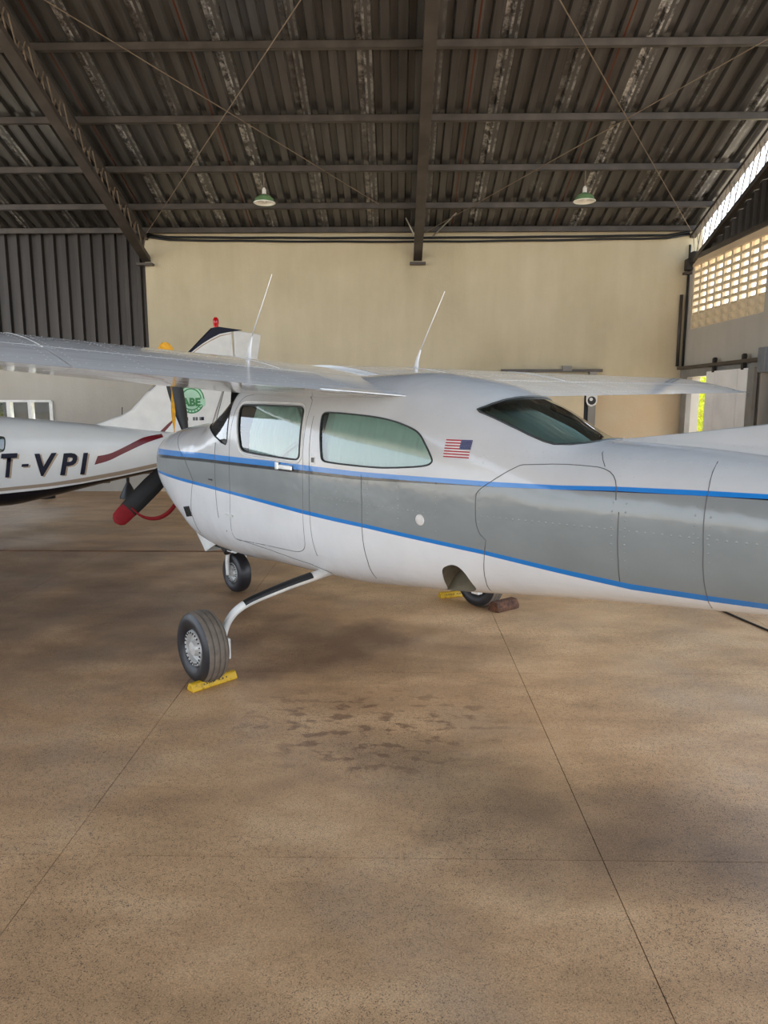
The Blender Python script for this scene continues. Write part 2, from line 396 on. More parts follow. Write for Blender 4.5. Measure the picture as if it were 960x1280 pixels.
# siding sheets (ribs run upright) on the left bay
def siding_mesh(h0, h1l, h1r=None):
    v = []; h1r = h1l if h1r is None else h1r
    for x, d in prof: t = x / .88; v += [(x, -d, h0), (x, -d, h1l + (h1r - h1l) * t)]
    f = [(2 * i, 2 * i + 2, 2 * i + 3, 2 * i + 1) for i in range(len(prof) - 1)]
    m_ = MB(); m_.add(v, f); return m_
sm = None
for k in range(11):
    x0 = XL - .02 - .88 * (k + 1)
    if sm is None: o = siding_mesh(2.38, ZE + .03).build('siding_sheet', 'siding', wall_left_bay, fix=False); sm = o.data
    else: o = link('siding_sheet', sm, wall_left_bay)
    o.location = (x0, YW + .05, 0)
wi = MB()
for x in (-8.4, -8.0, -7.6, -7.2, -6.8, -6.4): wi.ext((x - .03, YW - .03, WZ0), (x + .03, YW + .1, WZ1))
wi.ext((WX0, YW - .02, WZ0 - .03), (WX1, YW + .1, WZ0 + .03)); wi.ext((WX0, YW - .02, WZ1 - .02), (WX1, YW + .1, WZ1 + .02))
win1 = structure(wi.build('window_1', 'whiteframe'))
for k in range(5):
    MB().ext((WX0 + .4 * k + .03, YW + .05, WZ0 + .03), (WX0 + .4 * k + .37, YW + .056, WZ1 - .02)).build('pane', 'windowglass', win1)

# right wall with vent blocks, doorway and the dark room beside it
wr = MB(); X0, X1 = XR, XR + .2
wr.ext((X0, 12.9, 0), (X1, YW, 2.1)); wr.ext((X0, 7.6, 2.1), (X1, YW, 2.93)); wr.ext((X0, 13.02, 2.93), (X1, YW, 4.0))
wr.ext((X0, 7.6, 2.93), (X1, 10.45, 4.0)); wr.ext((X0, 7.6, 0), (X1, 9.75, 2.1)); wr.ext((X0, 10.38, 0), (X1, 11.0, 2.1))
wall_right = structure(wr.build('wall_right', 'wallgrey'))
MB().ext((X0 - .02, 7.6, 4.0), (X1, YW, 4.1)).build('ledge', 'ledge', wall_right)
MB().ext((X0 - .05, 7.6, 4.1), (X1 + .02, YW, 4.17)).build('ledge_beam', 'steel', wall_right)
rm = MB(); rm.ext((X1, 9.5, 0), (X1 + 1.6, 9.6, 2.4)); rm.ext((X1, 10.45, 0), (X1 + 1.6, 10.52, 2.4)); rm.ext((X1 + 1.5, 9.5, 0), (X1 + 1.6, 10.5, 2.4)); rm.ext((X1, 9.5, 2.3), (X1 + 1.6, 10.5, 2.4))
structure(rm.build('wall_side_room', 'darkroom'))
# vent blocks: a frame with a sloping scoop inside
cw, ch = (13.02 - 10.45) / 9, (4.0 - 2.93) / 9
def vent_mesh(closed):
    v = MB(); t = .03
    v.ext((0, 0, 0), (.05, t, ch)); v.ext((0, cw - t, 0), (.05, cw, ch)); v.ext((0, t, 0), (.05, cw - t, .012)); v.ext((0, t, ch - .006), (.05, cw - t, ch))
    n = 6
    for k in range(n):
        a0, a1 = k / n * pi / 2, (k + 1) / n * pi / 2
        h = ch if closed else ch * .30
        y0, y1 = t, cw - t
        p0 = (.045 - .035 * sin(a0), .018 + h * (1 - cos(a0)) * .85); p1 = (.045 - .035 * sin(a1), .018 + h * (1 - cos(a1)) * .85)
        v.add([(p0[0], y0, p0[1]), (p0[0], y1, p0[1]), (p1[0], y1, p1[1]), (p1[0], y0, p1[1])], [(0, 1, 2, 3)])
    return v
vm = {}
for r_ in range(9):
    for k in range(9):
        cl = r_ < 2
        if cl not in vm: o = vent_mesh(cl).build('vent_block', 'vent', wall_right); vm[cl] = o.data
        else: o = link('vent_block', vm[cl], wall_right)
        o.location = (X0 + .015, 10.45 + k * cw, 2.93 + r_ * ch)
# right upper siding under the truss
for k in range(6):
    y0 = YW - .02 - .88 * (k + 1)
    o = siding_mesh(4.17, max(4.2, roofz(y0 + .88) - .70), roofz(y0) - .70).build('siding_sheet', 'siding', wall_right, fix=False)
    o.location = (X0 + .08, y0 + .88, 0); o.rotation_euler = (0, 0, R(-90))
# sliding door leaf, rail and rollers on the right wall
d1 = MB(); d1.ext((X0 - .10, 10.38, .03), (X0 - .05, 10.56, 2.16)); d1.ext((X0 - .07, 10.5, .04), (X0 - .05, 11.94, 2.15)); door1 = structure(d1.build('door_1', 'conc'))
for a, b in ((10.57, 10.86), (10.87, 11.62), (11.63, 11.95)): MB().ext((X0 - .105, a, .03), (X0 - .06, b, 2.16)).build('panel', 'panel', door1)
rl = MB(); rl.ext((X0 - .13, 10.15, 2.24), (X0 - .04, 13.15, 2.29)); rl.build('rail', 'steel', door1)
MB().ext((X0 - .05, 10.2, 2.1), (X0 + .01, 13.19, 2.23)).build('lintel_board', 'conc', door1)
for y in (10.72, 11.7):
    h = MB(); h.ext((X0 - .12, y - .03, 2.14), (X0 - .07, y + .03, 2.36)); h.lathe([(.0, -.02), (.045, -.02), (.045, .02), (0, .02)], (X0 - .09, y, 2.33), 'x', 14); h.build('roller', 'dark', door1)
MB().ext((X0 - .04, 12.88, 0), (X0 + .05, 13.12, 2.12)).build('door_jamb', 'conc', door1)
MB().ext((X0 - .16, 10.0, 2.08), (X0 - .02, 10.2, 2.42)).build('rail_end_box', 'cabinet', door1, bevel=.01)
t = thing('grey_cabinet', 'small grey metal cabinet standing in the dark doorway at the frame edge', 'cabinet', (X0 + .45, 10.08, 0))
MB().ext((-.22, -.22, 0), (.22, .22, 1.66)).build('cabinet_body', 'cabinet', t, bevel=.01); MB().ext((-.235, -.2, .1), (-.222, .2, 1.6)).build('cabinet_door', 'cabinet', t, bevel=.004)
MB().ext((-.26, .1, .95), (-.235, .13, 1.1)).build('cabinet_handle', 'alu', t)
# back wall sliding panel with lintel, post and sign
d2 = MB()
for k in range(4): d2.ext((1.18 + k * .56, YW - .07, .03), (1.18 + k * .56 + .552, YW - .03, 2.14))
door2 = structure(MB().ext((1.1, YW - .06, .02), (3.43, YW - .04, 2.12)).build('door_2', 'dark'))
for k in range(3): MB().ext((1.12 + k * .766, YW - .075, .03), (1.12 + k * .766 + .76, YW - .055, 2.14)).build('panel', 'creampanel', door2)
MB().ext((1.9, YW - .09, 2.2), (3.72, YW - .01, 2.25)).build('rail', 'steel', door2)
MB().ext((3.0, YW - .1, 2.22), (3.16, YW - .02, 2.31)).build('rail_bracket', 'conc', door2)
MB().ext((3.49, YW - .09, 0), (3.62, YW, 2.2)).build('door_post', 'conc', door2); MB().ext((3.43, YW - .02, 0), (3.49, YW - .005, 2.15)).build('door_gap_shade_strip', 'black', door2)  # black strip painted in for the darkness of the gap
t = thing('round_sign', 'small white plate with a black disc hung on the grey door post', 'sign', (3.54, YW - .1, 1.70))
MB().prism([(.1 * cos(a * pi / 12) if a <= 12 else (.1 if a == 25 else -.1), .1 * sin(a * pi / 12) - .02 if a <= 12 else (-.09)) for a in list(range(13))] + [(-.1, .08), (.1, .08)][::1] if False else [(-.1, .1), (-.1, -.03), (-.07, -.09), (0, -.12), (.07, -.09), (.1, -.03), (.1, .1)], -.008, 0).build('plate', 'whiteframe', t)
MB().lathe([(0, -.012), (.075, -.012), (.075, -.008)], (0, 0, -.01), 'y', 24).build('disc', 'black', t)
MB().lathe([(0, -.015), (.03, -.015), (.03, -.012)], (-.012, 0, .012), 'y', 16).build('highlight_spot', 'whiteframe', t)  # small white disc painted in as a highlight on the black one

# roof: ridge, sheets, purlins
YR = 3.0; ridge = roofz(YR)
cb = MB(); cb.add([(-14, YR, ridge + .3), (XR + .2, YR, ridge + .3), (XR + .2, -7.4, ridge - 10.4 * SL + .3), (-14, -7.4, ridge - 10.4 * SL + .3)], [(0, 1, 2, 3)])  # unseen front slope, extended low to keep light off the upper fuselage
ceiling_unseen_front = structure(cb.build('ceiling_unseen_front', 'roof', fix=False))
rm_ = None; nsh = 22
for k in range(nsh):
    x0 = XR + .16 - .88 * (k + 1)
    if rm_ is None:
        v = []
        for x, d in prof: v += [(x, 0, d), (x, YR - YW - .15, (YW + .15 - YR) * SL + d)]
        v = [(x, y, z) for x, y, z in v]
        f = [(2 * i, 2 * i + 1, 2 * i + 3, 2 * i + 2) for i in range(len(prof) - 1)]
        o = MB().add(v, f).build('roof_sheet', 'roof', ceiling_unseen_front, fix=False); rm_ = o.data
    else: o = link('roof_sheet', rm_, ceiling_unseen_front)
    o.location = (x0, YW + .15, roofz(YW + .15) + (.002 if k % 2 else 0)); o['kind'] = 'structure'
pm = None
for y in (13.08, 12.43, 11.54, 10.55, 9.39, 8.2, 7.0, 5.8, 4.6, 3.4):
    if pm is None:
        p = MB(); p.ext((-14, -.025, -.09), (XR + .1, -.019, 0)); p.ext((-14, -.025, -.09), (XR + .1, .03, -.084)); p.ext((-14, -.025, -.006), (XR + .1, .03, 0)); p.ext((-14, .024, -.09), (XR + .1, .03, -.075))
        o = p.build('purlin', 'steel', ceiling_unseen_front); pm = o.data
    else: o = link('purlin', pm, ceiling_unseen_front)
    o.location = (0, y, roofz(y) - .002)
def truss(x, label, dp=.42):
    t = thing('roof_truss', label, 'truss', (x, YW, ZE - .09)); n = Vector((0, -1, SL)).normalized(); L = 10.4
    rot = Matrix.Rotation(-atan(SL), 3, 'X')
    MB().box(n * L / 2 + Vector((0, 0, -.03)), (.10, L, .05), rot).build('top_chord', 'steel', t)
    bc = MB(); a = n * -.02 + Vector((0, 0, -dp)); c = a + n * L / 2
    bc.box(c, (.15, L, .012), rot); bc.box(c + Vector((-.07, 0, .04)), (.012, L, .07), rot); bc.box(c + Vector((.07, 0, .04)), (.012, L, .07), rot)
    bc.build('bottom_chord', 'steel', t)
    wm = None; s = .12; k = 0
    while s < L - .5:
        b0 = n * s + Vector((0, 0, -.05)); b1 = n * (s + .16) + Vector((0, 0, .02 - dp)); b2 = n * (s + .38) + Vector((0, 0, -.05))
        for sx in (-.035, .035):
            e = Vector((sx, 0, 0))
            if wm is None:
                o = MB().tube([e, b1 - b0 + e, b2 - b0 + e], .010, 5).build('web_bar', 'rod', t); wm = o.data
            else: o = link('web_bar', wm, t); 
            o.location = b0 + Vector((sx + .035, 0, 0)) if sx > 0 else b0
        s += .46; k += 1
    MB().ext((-.14, -.14, -dp - .08), (.14, 0, -dp - .04)).build('base_plate', 'steel', t)
    return t
truss(XL + .03, 'dark lattice roof truss at the left edge of the cream wall')
truss(.37, 'dark roof truss seen edge-on above the middle of the cream wall')
truss(XR + .02, 'dark lattice truss over the right side wall, daylight behind it', .60)
def P(x, y, dz=-.14): return (x, y, roofz(y) + dz)
for a, b in ((P(-4.4, 13.0), P(-.85, 8.4)), (P(-.3, 12.3, -.1), P(-4.3, 8.4, -.1)), (P(5.1, 13.0), P(1.55, 8.4)), (P(.5, 13.0), P(5.0, 8.7, -.11))):
    MB().tube([a, b], .007, 5).build('bracing_rod', 'rod', ceiling_unseen_front)
MB().tube([P(.3, 12.98, -.2), P(.15, 12.75, -.05)], .012, 6).build('bracing_rod', 'alu', ceiling_unseen_front)
MB().tube([P(.62, 12.98, -.22), P(1.0, 12.6, -.06)], .012, 6).build('bracing_rod', 'alu', ceiling_unseen_front)
for k, (zz, sg, r) in enumerate(((4.56, .03, .022), (4.51, .05, .02))):
    pts = [(XL + .05 + (XR - XL - .1) * i / 24, YW - .03 - .02 * k, zz + .07 * abs(sin(i * .8 + k)) * sg * 10 * .3 - sg * sin(i / 24 * pi) + (.05 if i in (0, 24) else 0)) for i in range(25)]
    MB().tube(pts, r, 6).build('cable', 'black', wall_back, smooth=True)
MB().tube([(XR - .12, YW - .03, 2.3), (XR - .12, YW - .03, 3.55)], .03, 8).build('conduit', 'steel', wall_back, smooth=True)
MB().tube([(XR - .03, YW - .04, 2.3), (XR - .03, YW - .04, 4.4)], .02, 8).build('conduit', 'dark', wall_back, smooth=True)
for a in ((XR - .06, YW - .1, 4.05), (XR - .02, YW - .2, 4.15)): MB().box(a, (.1, .16, .2)).build('bracket', 'dark', wall_back, bevel=.02)
# pendant lamps
def lamp(x, label):
    t = thing('pendant_lamp', label, 'lamp', (x, 11.54, 4.70), group='green enamel pendant lamps')
    MB().lathe([(.165, .0), (.168, .015), (.15, .03), (.14, .065), (.10, .10), (.05, .125), (.045, .13)], (0, 0, 0), 'z', 28).build('shade', 'green', t, smooth=True)
    MB().lathe([(.160, .003), (.148, .024), (.136, .058), (.09, .095), (0, .11)], (0, 0, 0), 'z', 28).build('shade_lining', 'lampwhite', t, smooth=True)
    MB().lathe([(.165, .0), (.172, .006), (.165, .014), (.160, .004)], (0, 0, 0), 'z', 28).build('rim', 'lampwhite', t, smooth=True)
    MB().lathe([(.035, .12), (.03, .2), (.014, .23), (.0, .235)], (0, 0, 0), 'z', 16).build('neck', 'whiteframe', t, smooth=True)
    MB().tube([(0, 0, .22), (0, 0, roofz(11.54) - 4.70 - .08)], .007, 6).build('rod', 'rod', t)
    MB().lathe([(0, .0), (.03, .012), (.045, .045), (.03, .085), (.02, .11)], (0, 0, .0), 'z', 14).build('bulb', 'lampwhite', t, smooth=True)
lamp(-2.05, 'green enamel pendant lamp hanging over the left half of the cream wall')
lamp(2.87, 'green enamel pendant lamp hanging over the right half of the cream wall')

# outside the right doorway and the left window
MB().ext((7.6, 18.85, -.06), (9.2, 24, 3.0)).build('wall_neighbour', 'outwall')['kind'] = 'structure'
def bush(name, label, loc, rad, n):
    t = thing(name, label, 'shrub', loc); q = MB(); rnd = random.Random(hash(label) % 97 if False else len(label))
    for k in range(n):
        a = Vector((rnd.gauss(0, 1), rnd.gauss(0, 1), rnd.gauss(0, 1))).normalized() * rnd.random() ** .4
        c = Vector((a.x * rad[0], a.y * rad[1], rad[2] + .15 + a.z * rad[2])); u = Vector((rnd.gauss(0, 1), rnd.gauss(0, 1), rnd.gauss(0, 1))).normalized(); w = u.cross(Vector((.3, .2, 1))).normalized(); s = rnd.uniform(.05, .1)
        q.add([c - u * s, c + w * s * .5, c + u * s, c - w * s * .5], [(0, 1, 2, 3)])
    o = q.build('foliage', 'leaf', t, fix=False); o['kind'] = 'stuff'
    MB().tube([(0, 0, -.06), (.03, 0, .6), (.1, .05, rad[2] * 1.3)], [.06, .05, .02], 7).build('stem', 'shrubwood', t)
bush('yellow_green_shrub', 'yellow-green sunlit shrub outside the right doorway', (8.0, 18.1, 0), (.75, .65, 1.6), 3500)
sd = MB(); sd.ext((-13.5, 17.2, -.06), (-9.2, 17.4, .62)); sd.ext((-9.2, 16.6, -.06), (-7.2, 19, 1.9)); sd.ext((-14.5, 16.4, 2.0), (-7.0, 20, 2.2)); sd.ext((-14.5, 19.6, -.06), (-7, 19.8, 2.0)); structure(sd.build('wall_added_shed', 'darkroom2'))  # invented dark shed, added to dim the view through the left window
bush('garden_shrub', 'bright shrub outside the white-framed left window', (-11.2, 18.5, 0), (1.3, .7, .9), 3000)
MB().tube([(6.05, 13.8, -.06), (6.35, 13.9, 1.9)], .03, 6).build('leaning_pole', 'steel').update_tag()
o = bpy.data.objects['leaning_pole']; o['label'] = 'thin grey pole leaning outside the right doorway'; o['category'] = 'pole'

# ------------------------------------------------------------------ lofted bodies
def pchip(xs, ys):
    n = len(xs); h = [xs[i + 1] - xs[i] for i in range(n - 1)]; d = [(ys[i + 1] - ys[i]) / h[i] for i in range(n - 1)]; m = [0.] * n
    for i in range(1, n - 1):
        if d[i - 1] * d[i] > 0:
            a = 2 * h[i] + h[i - 1]; b = h[i] + 2 * h[i - 1]; m[i] = (a + b) / (a / d[i - 1] + b / d[i])
    m[0] = d[0]; m[-1] = d[-1]
    def f(x):
        x = min(max(x, xs[0]), xs[-1]); i = 0
        while i < n - 2 and x > xs[i + 1]: i += 1
        t = (x - xs[i]) / h[i]
        return ys[i] * (1 + 2 * t) * (1 - t) ** 2 + m[i] * h[i] * t * (1 - t) ** 2 + ys[i + 1] * t * t * (3 - 2 * t) + m[i + 1] * h[i] * t * t * (t - 1)
    return f
class Body:
    def __init__(s, st):
        s.x0, s.x1 = st[0][0], st[-1][0]; xs = [q[0] for q in st]; s.fn = [pchip(xs, [q[k] for q in st]) for k in range(1, 7)]; s.cache = {}
    def sec(s, x):
        k = round(x, 5)
        if k not in s.cache: s.cache[k] = [f(x) for f in s.fn]
        return s.cache[k]
    def P(s, x, a, off=0.):
        zt, zb, zc, w, nt, nb = s.sec(x); c, d = cos(a), sin(a); n = nt if d >= 0 else nb; h = zt - zc if d >= 0 else zc - zb
        r = (abs(c) ** n + abs(d) ** n) ** (-1 / n); p = Vector((x, w * c * r, zc + h * d * r))
        return p + s.N(x, a) * off if off else p
    def N(s, x, a):
        e = .004; du = s.P(min(x + e, s.x1), a) - s.P(max(x - e, s.x0), a); dv = s.P(x, a + e) - s.P(x, a - e)
        n = dv.cross(du); return n.normalized() if n.length > 0 else Vector((0, 0, 1))
    def ang(s, x, z):
        zt, zb, zc, w, nt, nb = s.sec(x); up = z >= zc; n = nt if up else nb; u = (z - zc) / ((zt - zc) if up else (zc - zb))
        u = max(-.9995, min(.9995, u)); return atan2(u, (1 - abs(u) ** n) ** (1 / n))
    def half(s, x, z): a = s.ang(x, z); return s.P(x, a).y
KA = .7
def dens(poly, step=.025, closed=True):
    out = []; n = len(poly)
    for i in range(n if closed else n - 1):
        a, b = Vector(poly[i]), Vector(poly[(i + 1) % n]); k = max(1, int((b - a).length / step))
        out += [tuple(a.lerp(b, j / k)) for j in range(k)]
    if not closed: out.append(tuple(poly[-1]))
    return out
def chaikin(poly, it=2, closed=True):
    for _ in range(it):
        o = []; n = len(poly)
        if not closed: o.append(poly[0])
        for i in range(n if closed else n - 1):
            a, b = poly[i], poly[(i + 1) % n]; o += [tuple(.75 * p + .25 * q for p, q in zip(a, b)), tuple(.25 * p + .75 * q for p, q in zip(a, b))]
        if not closed: o.append(poly[-1])
        poly = o
    return poly
def inside(p, poly):
    x, y = p; c = False; j = len(poly) - 1
    for i in range(len(poly)):
        a, b = poly[i], poly[j]
        if (a[1] > y) != (b[1] > y) and x < (b[0] - a[0]) * (y - a[1]) / (b[1] - a[1]) + a[0]: c = not c
        j = i
    return c
def inset(poly, d):
    cx = sum(p[0] for p in poly) / len(poly); cy = sum(p[1] for p in poly) / len(poly); o = []; n = len(poly)
    ar = sum(poly[i][0] * poly[(i + 1) % n][1] - poly[(i + 1) % n][0] * poly[i][1] for i in range(n)); sg = 1 if ar > 0 else -1
    for i in range(n):
        t = Vector(poly[(i + 1) % n]) - Vector(poly[i - 1]); t = t.normalized() if t.length else Vector((1, 0)); o.append((poly[i][0] - t.y * d * sg, poly[i][1] + t.x * d * sg))
    return o
def uv_poly(B, xz): return [(x, B.ang(x, z) * KA) for x, z in xz]
def cdt(pts, polys):
    V = list(pts); E = []
    for q in polys:
        b = len(V); V += q; E += [(b + i, b + (i + 1) % len(q)) for i in range(len(q))]
    r = delaunay_2d_cdt([Vector(p) for p in V], E, [], 0, 1e-6)
    return r[0], r[2]
def surf(B, name, mat, V, F, parent, off=0., flip=False, smooth=True):
    used = sorted({i for f in F for i in f}); ix = {i: k for k, i in enumerate(used)}
    vs = [B.P(V[i].x, V[i].y / KA, off) for i in used]; ns = [B.N(V[i].x, V[i].y / KA) for i in used]
    me = bpy.data.meshes.new(name); fs = []
    for f in F:
        t = [ix[i] for i in f]; nn = (vs[t[1]] - vs[t[0]]).cross(vs[t[2]] - vs[t[0]])
        fs.append(t if nn.dot(ns[t[0]]) >= 0 else t[::-1])
    me.from_pydata([tuple(v) for v in vs], [], fs); me.materials.append(M[mat]); me.polygons.foreach_set('use_smooth', [True] * len(fs)); me.update()
    me.normals_split_custom_set_from_vertices([tuple(n) for n in ns])
    return link(name, me, parent)
def patch(B, name, mat, xz, off, parent, grid=.06, uv=None):
    q = uv if uv else uv_poly(B, xz); x0, x1 = min(p[0] for p in q), max(p[0] for p in q); y0, y1 = min(p[1] for p in q), max(p[1] for p in q)
    qi = inset(q, grid * .3); pts = []
    for i in range(1, int((x1 - x0) / grid) + 1):
        for j in range(1, int((y1 - y0) / grid) + 1):
            p = (x0 + i * grid, y0 + j * grid)
            if inside(p, qi): pts.append(p)
    V, F = cdt(pts, [q]); F = [f for f in F if inside(((V[f[0]].x + V[f[1]].x + V[f[2]].x) / 3, (V[f[0]].y + V[f[1]].y + V[f[2]].y) / 3), q)]
    return surf(B, name, mat, V, F, parent, off)
def mirror(q): return [(x, pi * KA - a) for x, a in q]
def ring(B, q, r, name, mat, parent, off=.001, closed=True, n=6):
    pts = [B.P(x, a / KA, off) for x, a in q]
    if closed: pts.append(pts[0])
    return MB().tube(pts, r, n, not closed).build(name, mat, parent, smooth=True)

# ------------------------------------------------------------------ the grey and white high-wing aeroplane
HD = R(132); AX = Vector((-.236, 4.936, 0))
air = thing('aeroplane', 'white and grey high-wing propeller aeroplane with blue stripes, standing on three wheels', 'aeroplane', AX, HD)
B1 = Body([(-5.6, 1.36, 1.16, 1.26, .05, 2, 2), (-4.5, 1.41, 1.03, 1.24, .15, 2.1, 2.1), (-3.5, 1.45, .90, 1.21, .24, 2.2, 2.2), (-2.9, 1.47, .835, 1.19, .30, 2.2, 2.3),
 (-2.4, 1.495, .775, 1.18, .345, 2.3, 2.4), (-1.93, 1.51, .715, 1.17, .395, 2.35, 2.5), (-1.52, 1.69, .655, 1.16, .44, 2.45, 2.6), (-1.19, 1.80, .605, 1.15, .48, 2.5, 2.7),
 (-.7, 1.866, .545, 1.14, .53, 2.6, 2.9), (-.3, 1.862, .50, 1.13, .555, 2.8, 3.0), (.2, 1.861, .475, 1.13, .565, 3.0, 3.0), (.7, 1.86, .46, 1.13, .565, 3.1, 3.1),
 (.9, 1.855, .44, 1.13, .562, 3.2, 3.1), (1.2, 1.70, .43, 1.13, .555, 3.1, 3.1), (1.5, 1.54, .43, 1.13, .55, 3.0, 3.0), (1.75, 1.52, .46, 1.13, .54, 3.0, 3.0),
 (2.0, 1.49, .56, 1.13, .52, 3.0, 2.8), (2.25, 1.46, .675, 1.13, .485, 2.9, 2.6), (2.45, 1.415, .79, 1.13, .435, 2.7, 2.4), (2.58, 1.36, .89, 1.13, .365, 2.5, 2.3), (2.66, 1.30, .98, 1.14, .26, 2.3, 2.3)])
door_xz = chaikin([(.868, 1.30), (.867, .995), (.91, .80), (.945, .70), (.92, .645), (.80, .655), (.506, .672), (.221, .68), (.06, .69), (-.03, .73), (-.064, .811), (-.084, 1.092), (-.084, 1.348), (-.07, 1.60), (-.06, 1.69), (-.01, 1.722), (.148, 1.735), (.55, 1.742), (.72, 1.742), (.82, 1.725), (.845, 1.66), (.858, 1.5)], 2)
win1_xz = chaikin([(.72, 1.667), (.10, 1.660), (.01, 1.652), (-.02, 1.60), (-.043, 1.38), (-.035, 1.325), (.03, 1.318), (.60, 1.332), (.68, 1.345), (.715, 1.40), (.775, 1.60), (.785, 1.66)], 3)
win2_xz = chaikin([(-.28, 1.626), (-.619, 1.610), (-.816, 1.589), (-.977, 1.549), (-1.045, 1.518), (-1.10, 1.46), (-1.15, 1.40), (-1.16, 1.372), (-1.116, 1.35), (-.936, 1.331), (-.755, 1.318), (-.353, 1.322), (-.275, 1.33), (-.262, 1.383), (-.213, 1.58), (-.214, 1.62)], 3)
well_xz = chaikin([(-1.165, .73), (-1.185, .79), (-1.23, .818), (-1.275, .832), (-1.312, .82), (-1.335, .785), (-1.338, .734), (-1.33, .687), (-1.28, .655), (-1.20, .630), (-1.10, .622), (-1.03, .612), (-1.08, .625), (-1.13, .66)], 2)
def usym(left): # left: (x, uv angle or z) from the centre round to the centre again
    ph = B1.ang(-1.332, 1.653)
    q = [(x, pi / 2 * KA) if z is None else (x, (ph + (pi / 2 - ph) * z[1]) * KA) if isinstance(z, tuple) else (x, B1.ang(x, z) * KA) for x, z in left]
    return q + [(x, pi * KA - a) for x, a in q[::-1] if abs(a - pi / 2 * KA) > 1e-4]
rwin = usym([(-1.45, None), (-1.446, ('l', .75)), (-1.43, ('l', .5)), (-1.40, ('l', .27)), (-1.365, ('l', .1)), (-1.34, ('l', .02)), (-1.332, 1.653), (-1.352, 1.640), (-1.44, 1.612), (-1.556, 1.57), (-1.65, 1.533), (-1.73, 1.503), (-1.78, 1.49), (-1.84, 1.489), (-1.89, 1.495), (-1.925, 1.503), (-1.935, None)])
wsh = usym([(1.0, None), (.985, 1.78), (.955, 1.74), (.93, 1.66), (.915, 1.58), (.905, 1.48), (.90, 1.40), (.92, 1.372), (.995, 1.385), (1.113, 1.425), (1.23, 1.470), (1.34, 1.502), (1.43, 1.525), (1.475, None)])
dq = dens(uv_poly(B1, door_xz)); dqi = inset(dq, .004); w1 = dens(uv_poly(B1, win1_xz)); w2 = dens(uv_poly(B1, win2_xz)); wq = dens(uv_poly(B1, well_xz), .02)
rwin = dens(rwin, .03); wsh = dens(wsh, .03)
holes = [w1, w2, wq, mirror(w1), mirror(w2), mirror(wq), rwin, wsh]
lim = [dq, dqi] + holes
segs = [p for q in lim for p in q]; cell = {}
for p in segs: cell.setdefault((int(p[0] / .02), int(p[1] / .02)), []).append(p)
def nearseg(p, d=.016):
    i, j = int(p[0] / .02), int(p[1] / .02)
    return any((p[0] - q[0]) ** 2 + (p[1] - q[1]) ** 2 < d * d for a in (-1, 0, 1) for b in (-1, 0, 1) for q in cell.get((i + a, j + b), ()))
pts = []; nx, na = 168, 110
a0, a1 = -pi / 2 * KA, 3 * pi / 2 * KA
for i in range(nx + 1):
    for j in range(na + 1):
        p = (B1.x0 + (B1.x1 - B1.x0) * i / nx, a0 + (a1 - a0) * j / na)
        if not nearseg(p): pts.append(p)
V, F = cdt(pts, lim)
skin, doorf = [], []
bb = [(min(p[0] for p in q), max(p[0] for p in q), min(p[1] for p in q), max(p[1] for p in q), q) for q in lim]
def inq(c, k): b = bb[k]; return b[0] <= c[0] <= b[1] and b[2] <= c[1] <= b[3] and inside(c, b[4])
hf = {k: [] for k in range(2, len(lim))}
for f in F:
    c = (sum(V[i].x for i in f) / 3, sum(V[i].y for i in f) / 3); h = next((k for k in range(2, len(lim)) if inq(c, k)), None)
    if h is not None: hf[h].append(f)
    elif inq(c, 1): doorf.append(f)
    elif inq(c, 0): pass
    else: skin.append(f)
fus = surf(B1, 'fuselage', 'livery', V, skin, air)
door = surf(B1, 'door', 'livery', V, doorf, air)
surf(B1, 'window_pane', 'glass', V, hf[2], door, -.004); surf(B1, 'side_window', 'glass', V, hf[3], air, -.004)
surf(B1, 'side_window', 'glass', V, hf[5], air, -.004); surf(B1, 'side_window', 'glass', V, hf[6], air, -.004)
rw = surf(B1, 'rear_window', 'glass', V, hf[8], air, -.003); ws = surf(B1, 'windshield', 'glass', V, hf[9], air, -.003)
ring(B1, w1, .006, 'window_gasket', 'gasket', door); ring(B1, w2, .005, 'window_gasket', 'gasket', fus); ring(B1, rwin, .006, 'window_gasket', 'gasket', rw); ring(B1, wsh, .004, 'window_gasket', 'gasket', ws)
ring(B1, inset(w1, -.022), .006, 'window_frame', 'white_metal', door, 0.); ring(B1, dqi, .003, 'door_edge', 'seam', door, -.003)
# nose front, cowl louvres, intakes
fc = [B1.P(2.66, -pi / 2 + 2 * pi * k / 32) for k in range(32)]
MB().add([tuple(p) for p in fc] + [(2.68, 0, 1.14)], [(k, (k + 1) % 32, 32) for k in range(32)]).build('cowl_front', 'white_metal', air, smooth=True)
def online(B, xz, off=0.): return [B.P(x, B.ang(x, z), off) for x, z in xz]
sm_ = MB()
def seam(xz, r=.0018):
    sm_.tube(online(B1, dens(xz, .03, False), .0006), r, 5)
bag = chaikin([(-1.475, 1.03), (-1.453, 1.078), (-1.449, 1.15), (-1.449, 1.22), (-1.455, 1.24), (-1.48, 1.265), (-1.60, 1.345), (-1.66, 1.38), (-1.682, 1.391), (-1.72, 1.394), (-1.863, 1.404), (-2.0, 1.403), (-2.07, 1.40), (-2.13, 1.38), (-2.165, 1.34), (-2.18, 1.27)], 1, False)
seam(bag, .002); seam([(1.09, 1.38), (1.10, 1.27), (1.1, .8)]); seam([(2.0, 1.44), (1.62, 1.2), (1.494, 1.061), (1.60, .78), (1.6, .6)])
seam([(-2.53, 1.45), (-2.55, 1.34), (-2.56, 1.1), (-2.555, .9), (-2.545, .83)]); seam([(-1.5, .96), (-1.485, .9), (-1.44, .76), (-1.39, .66)])
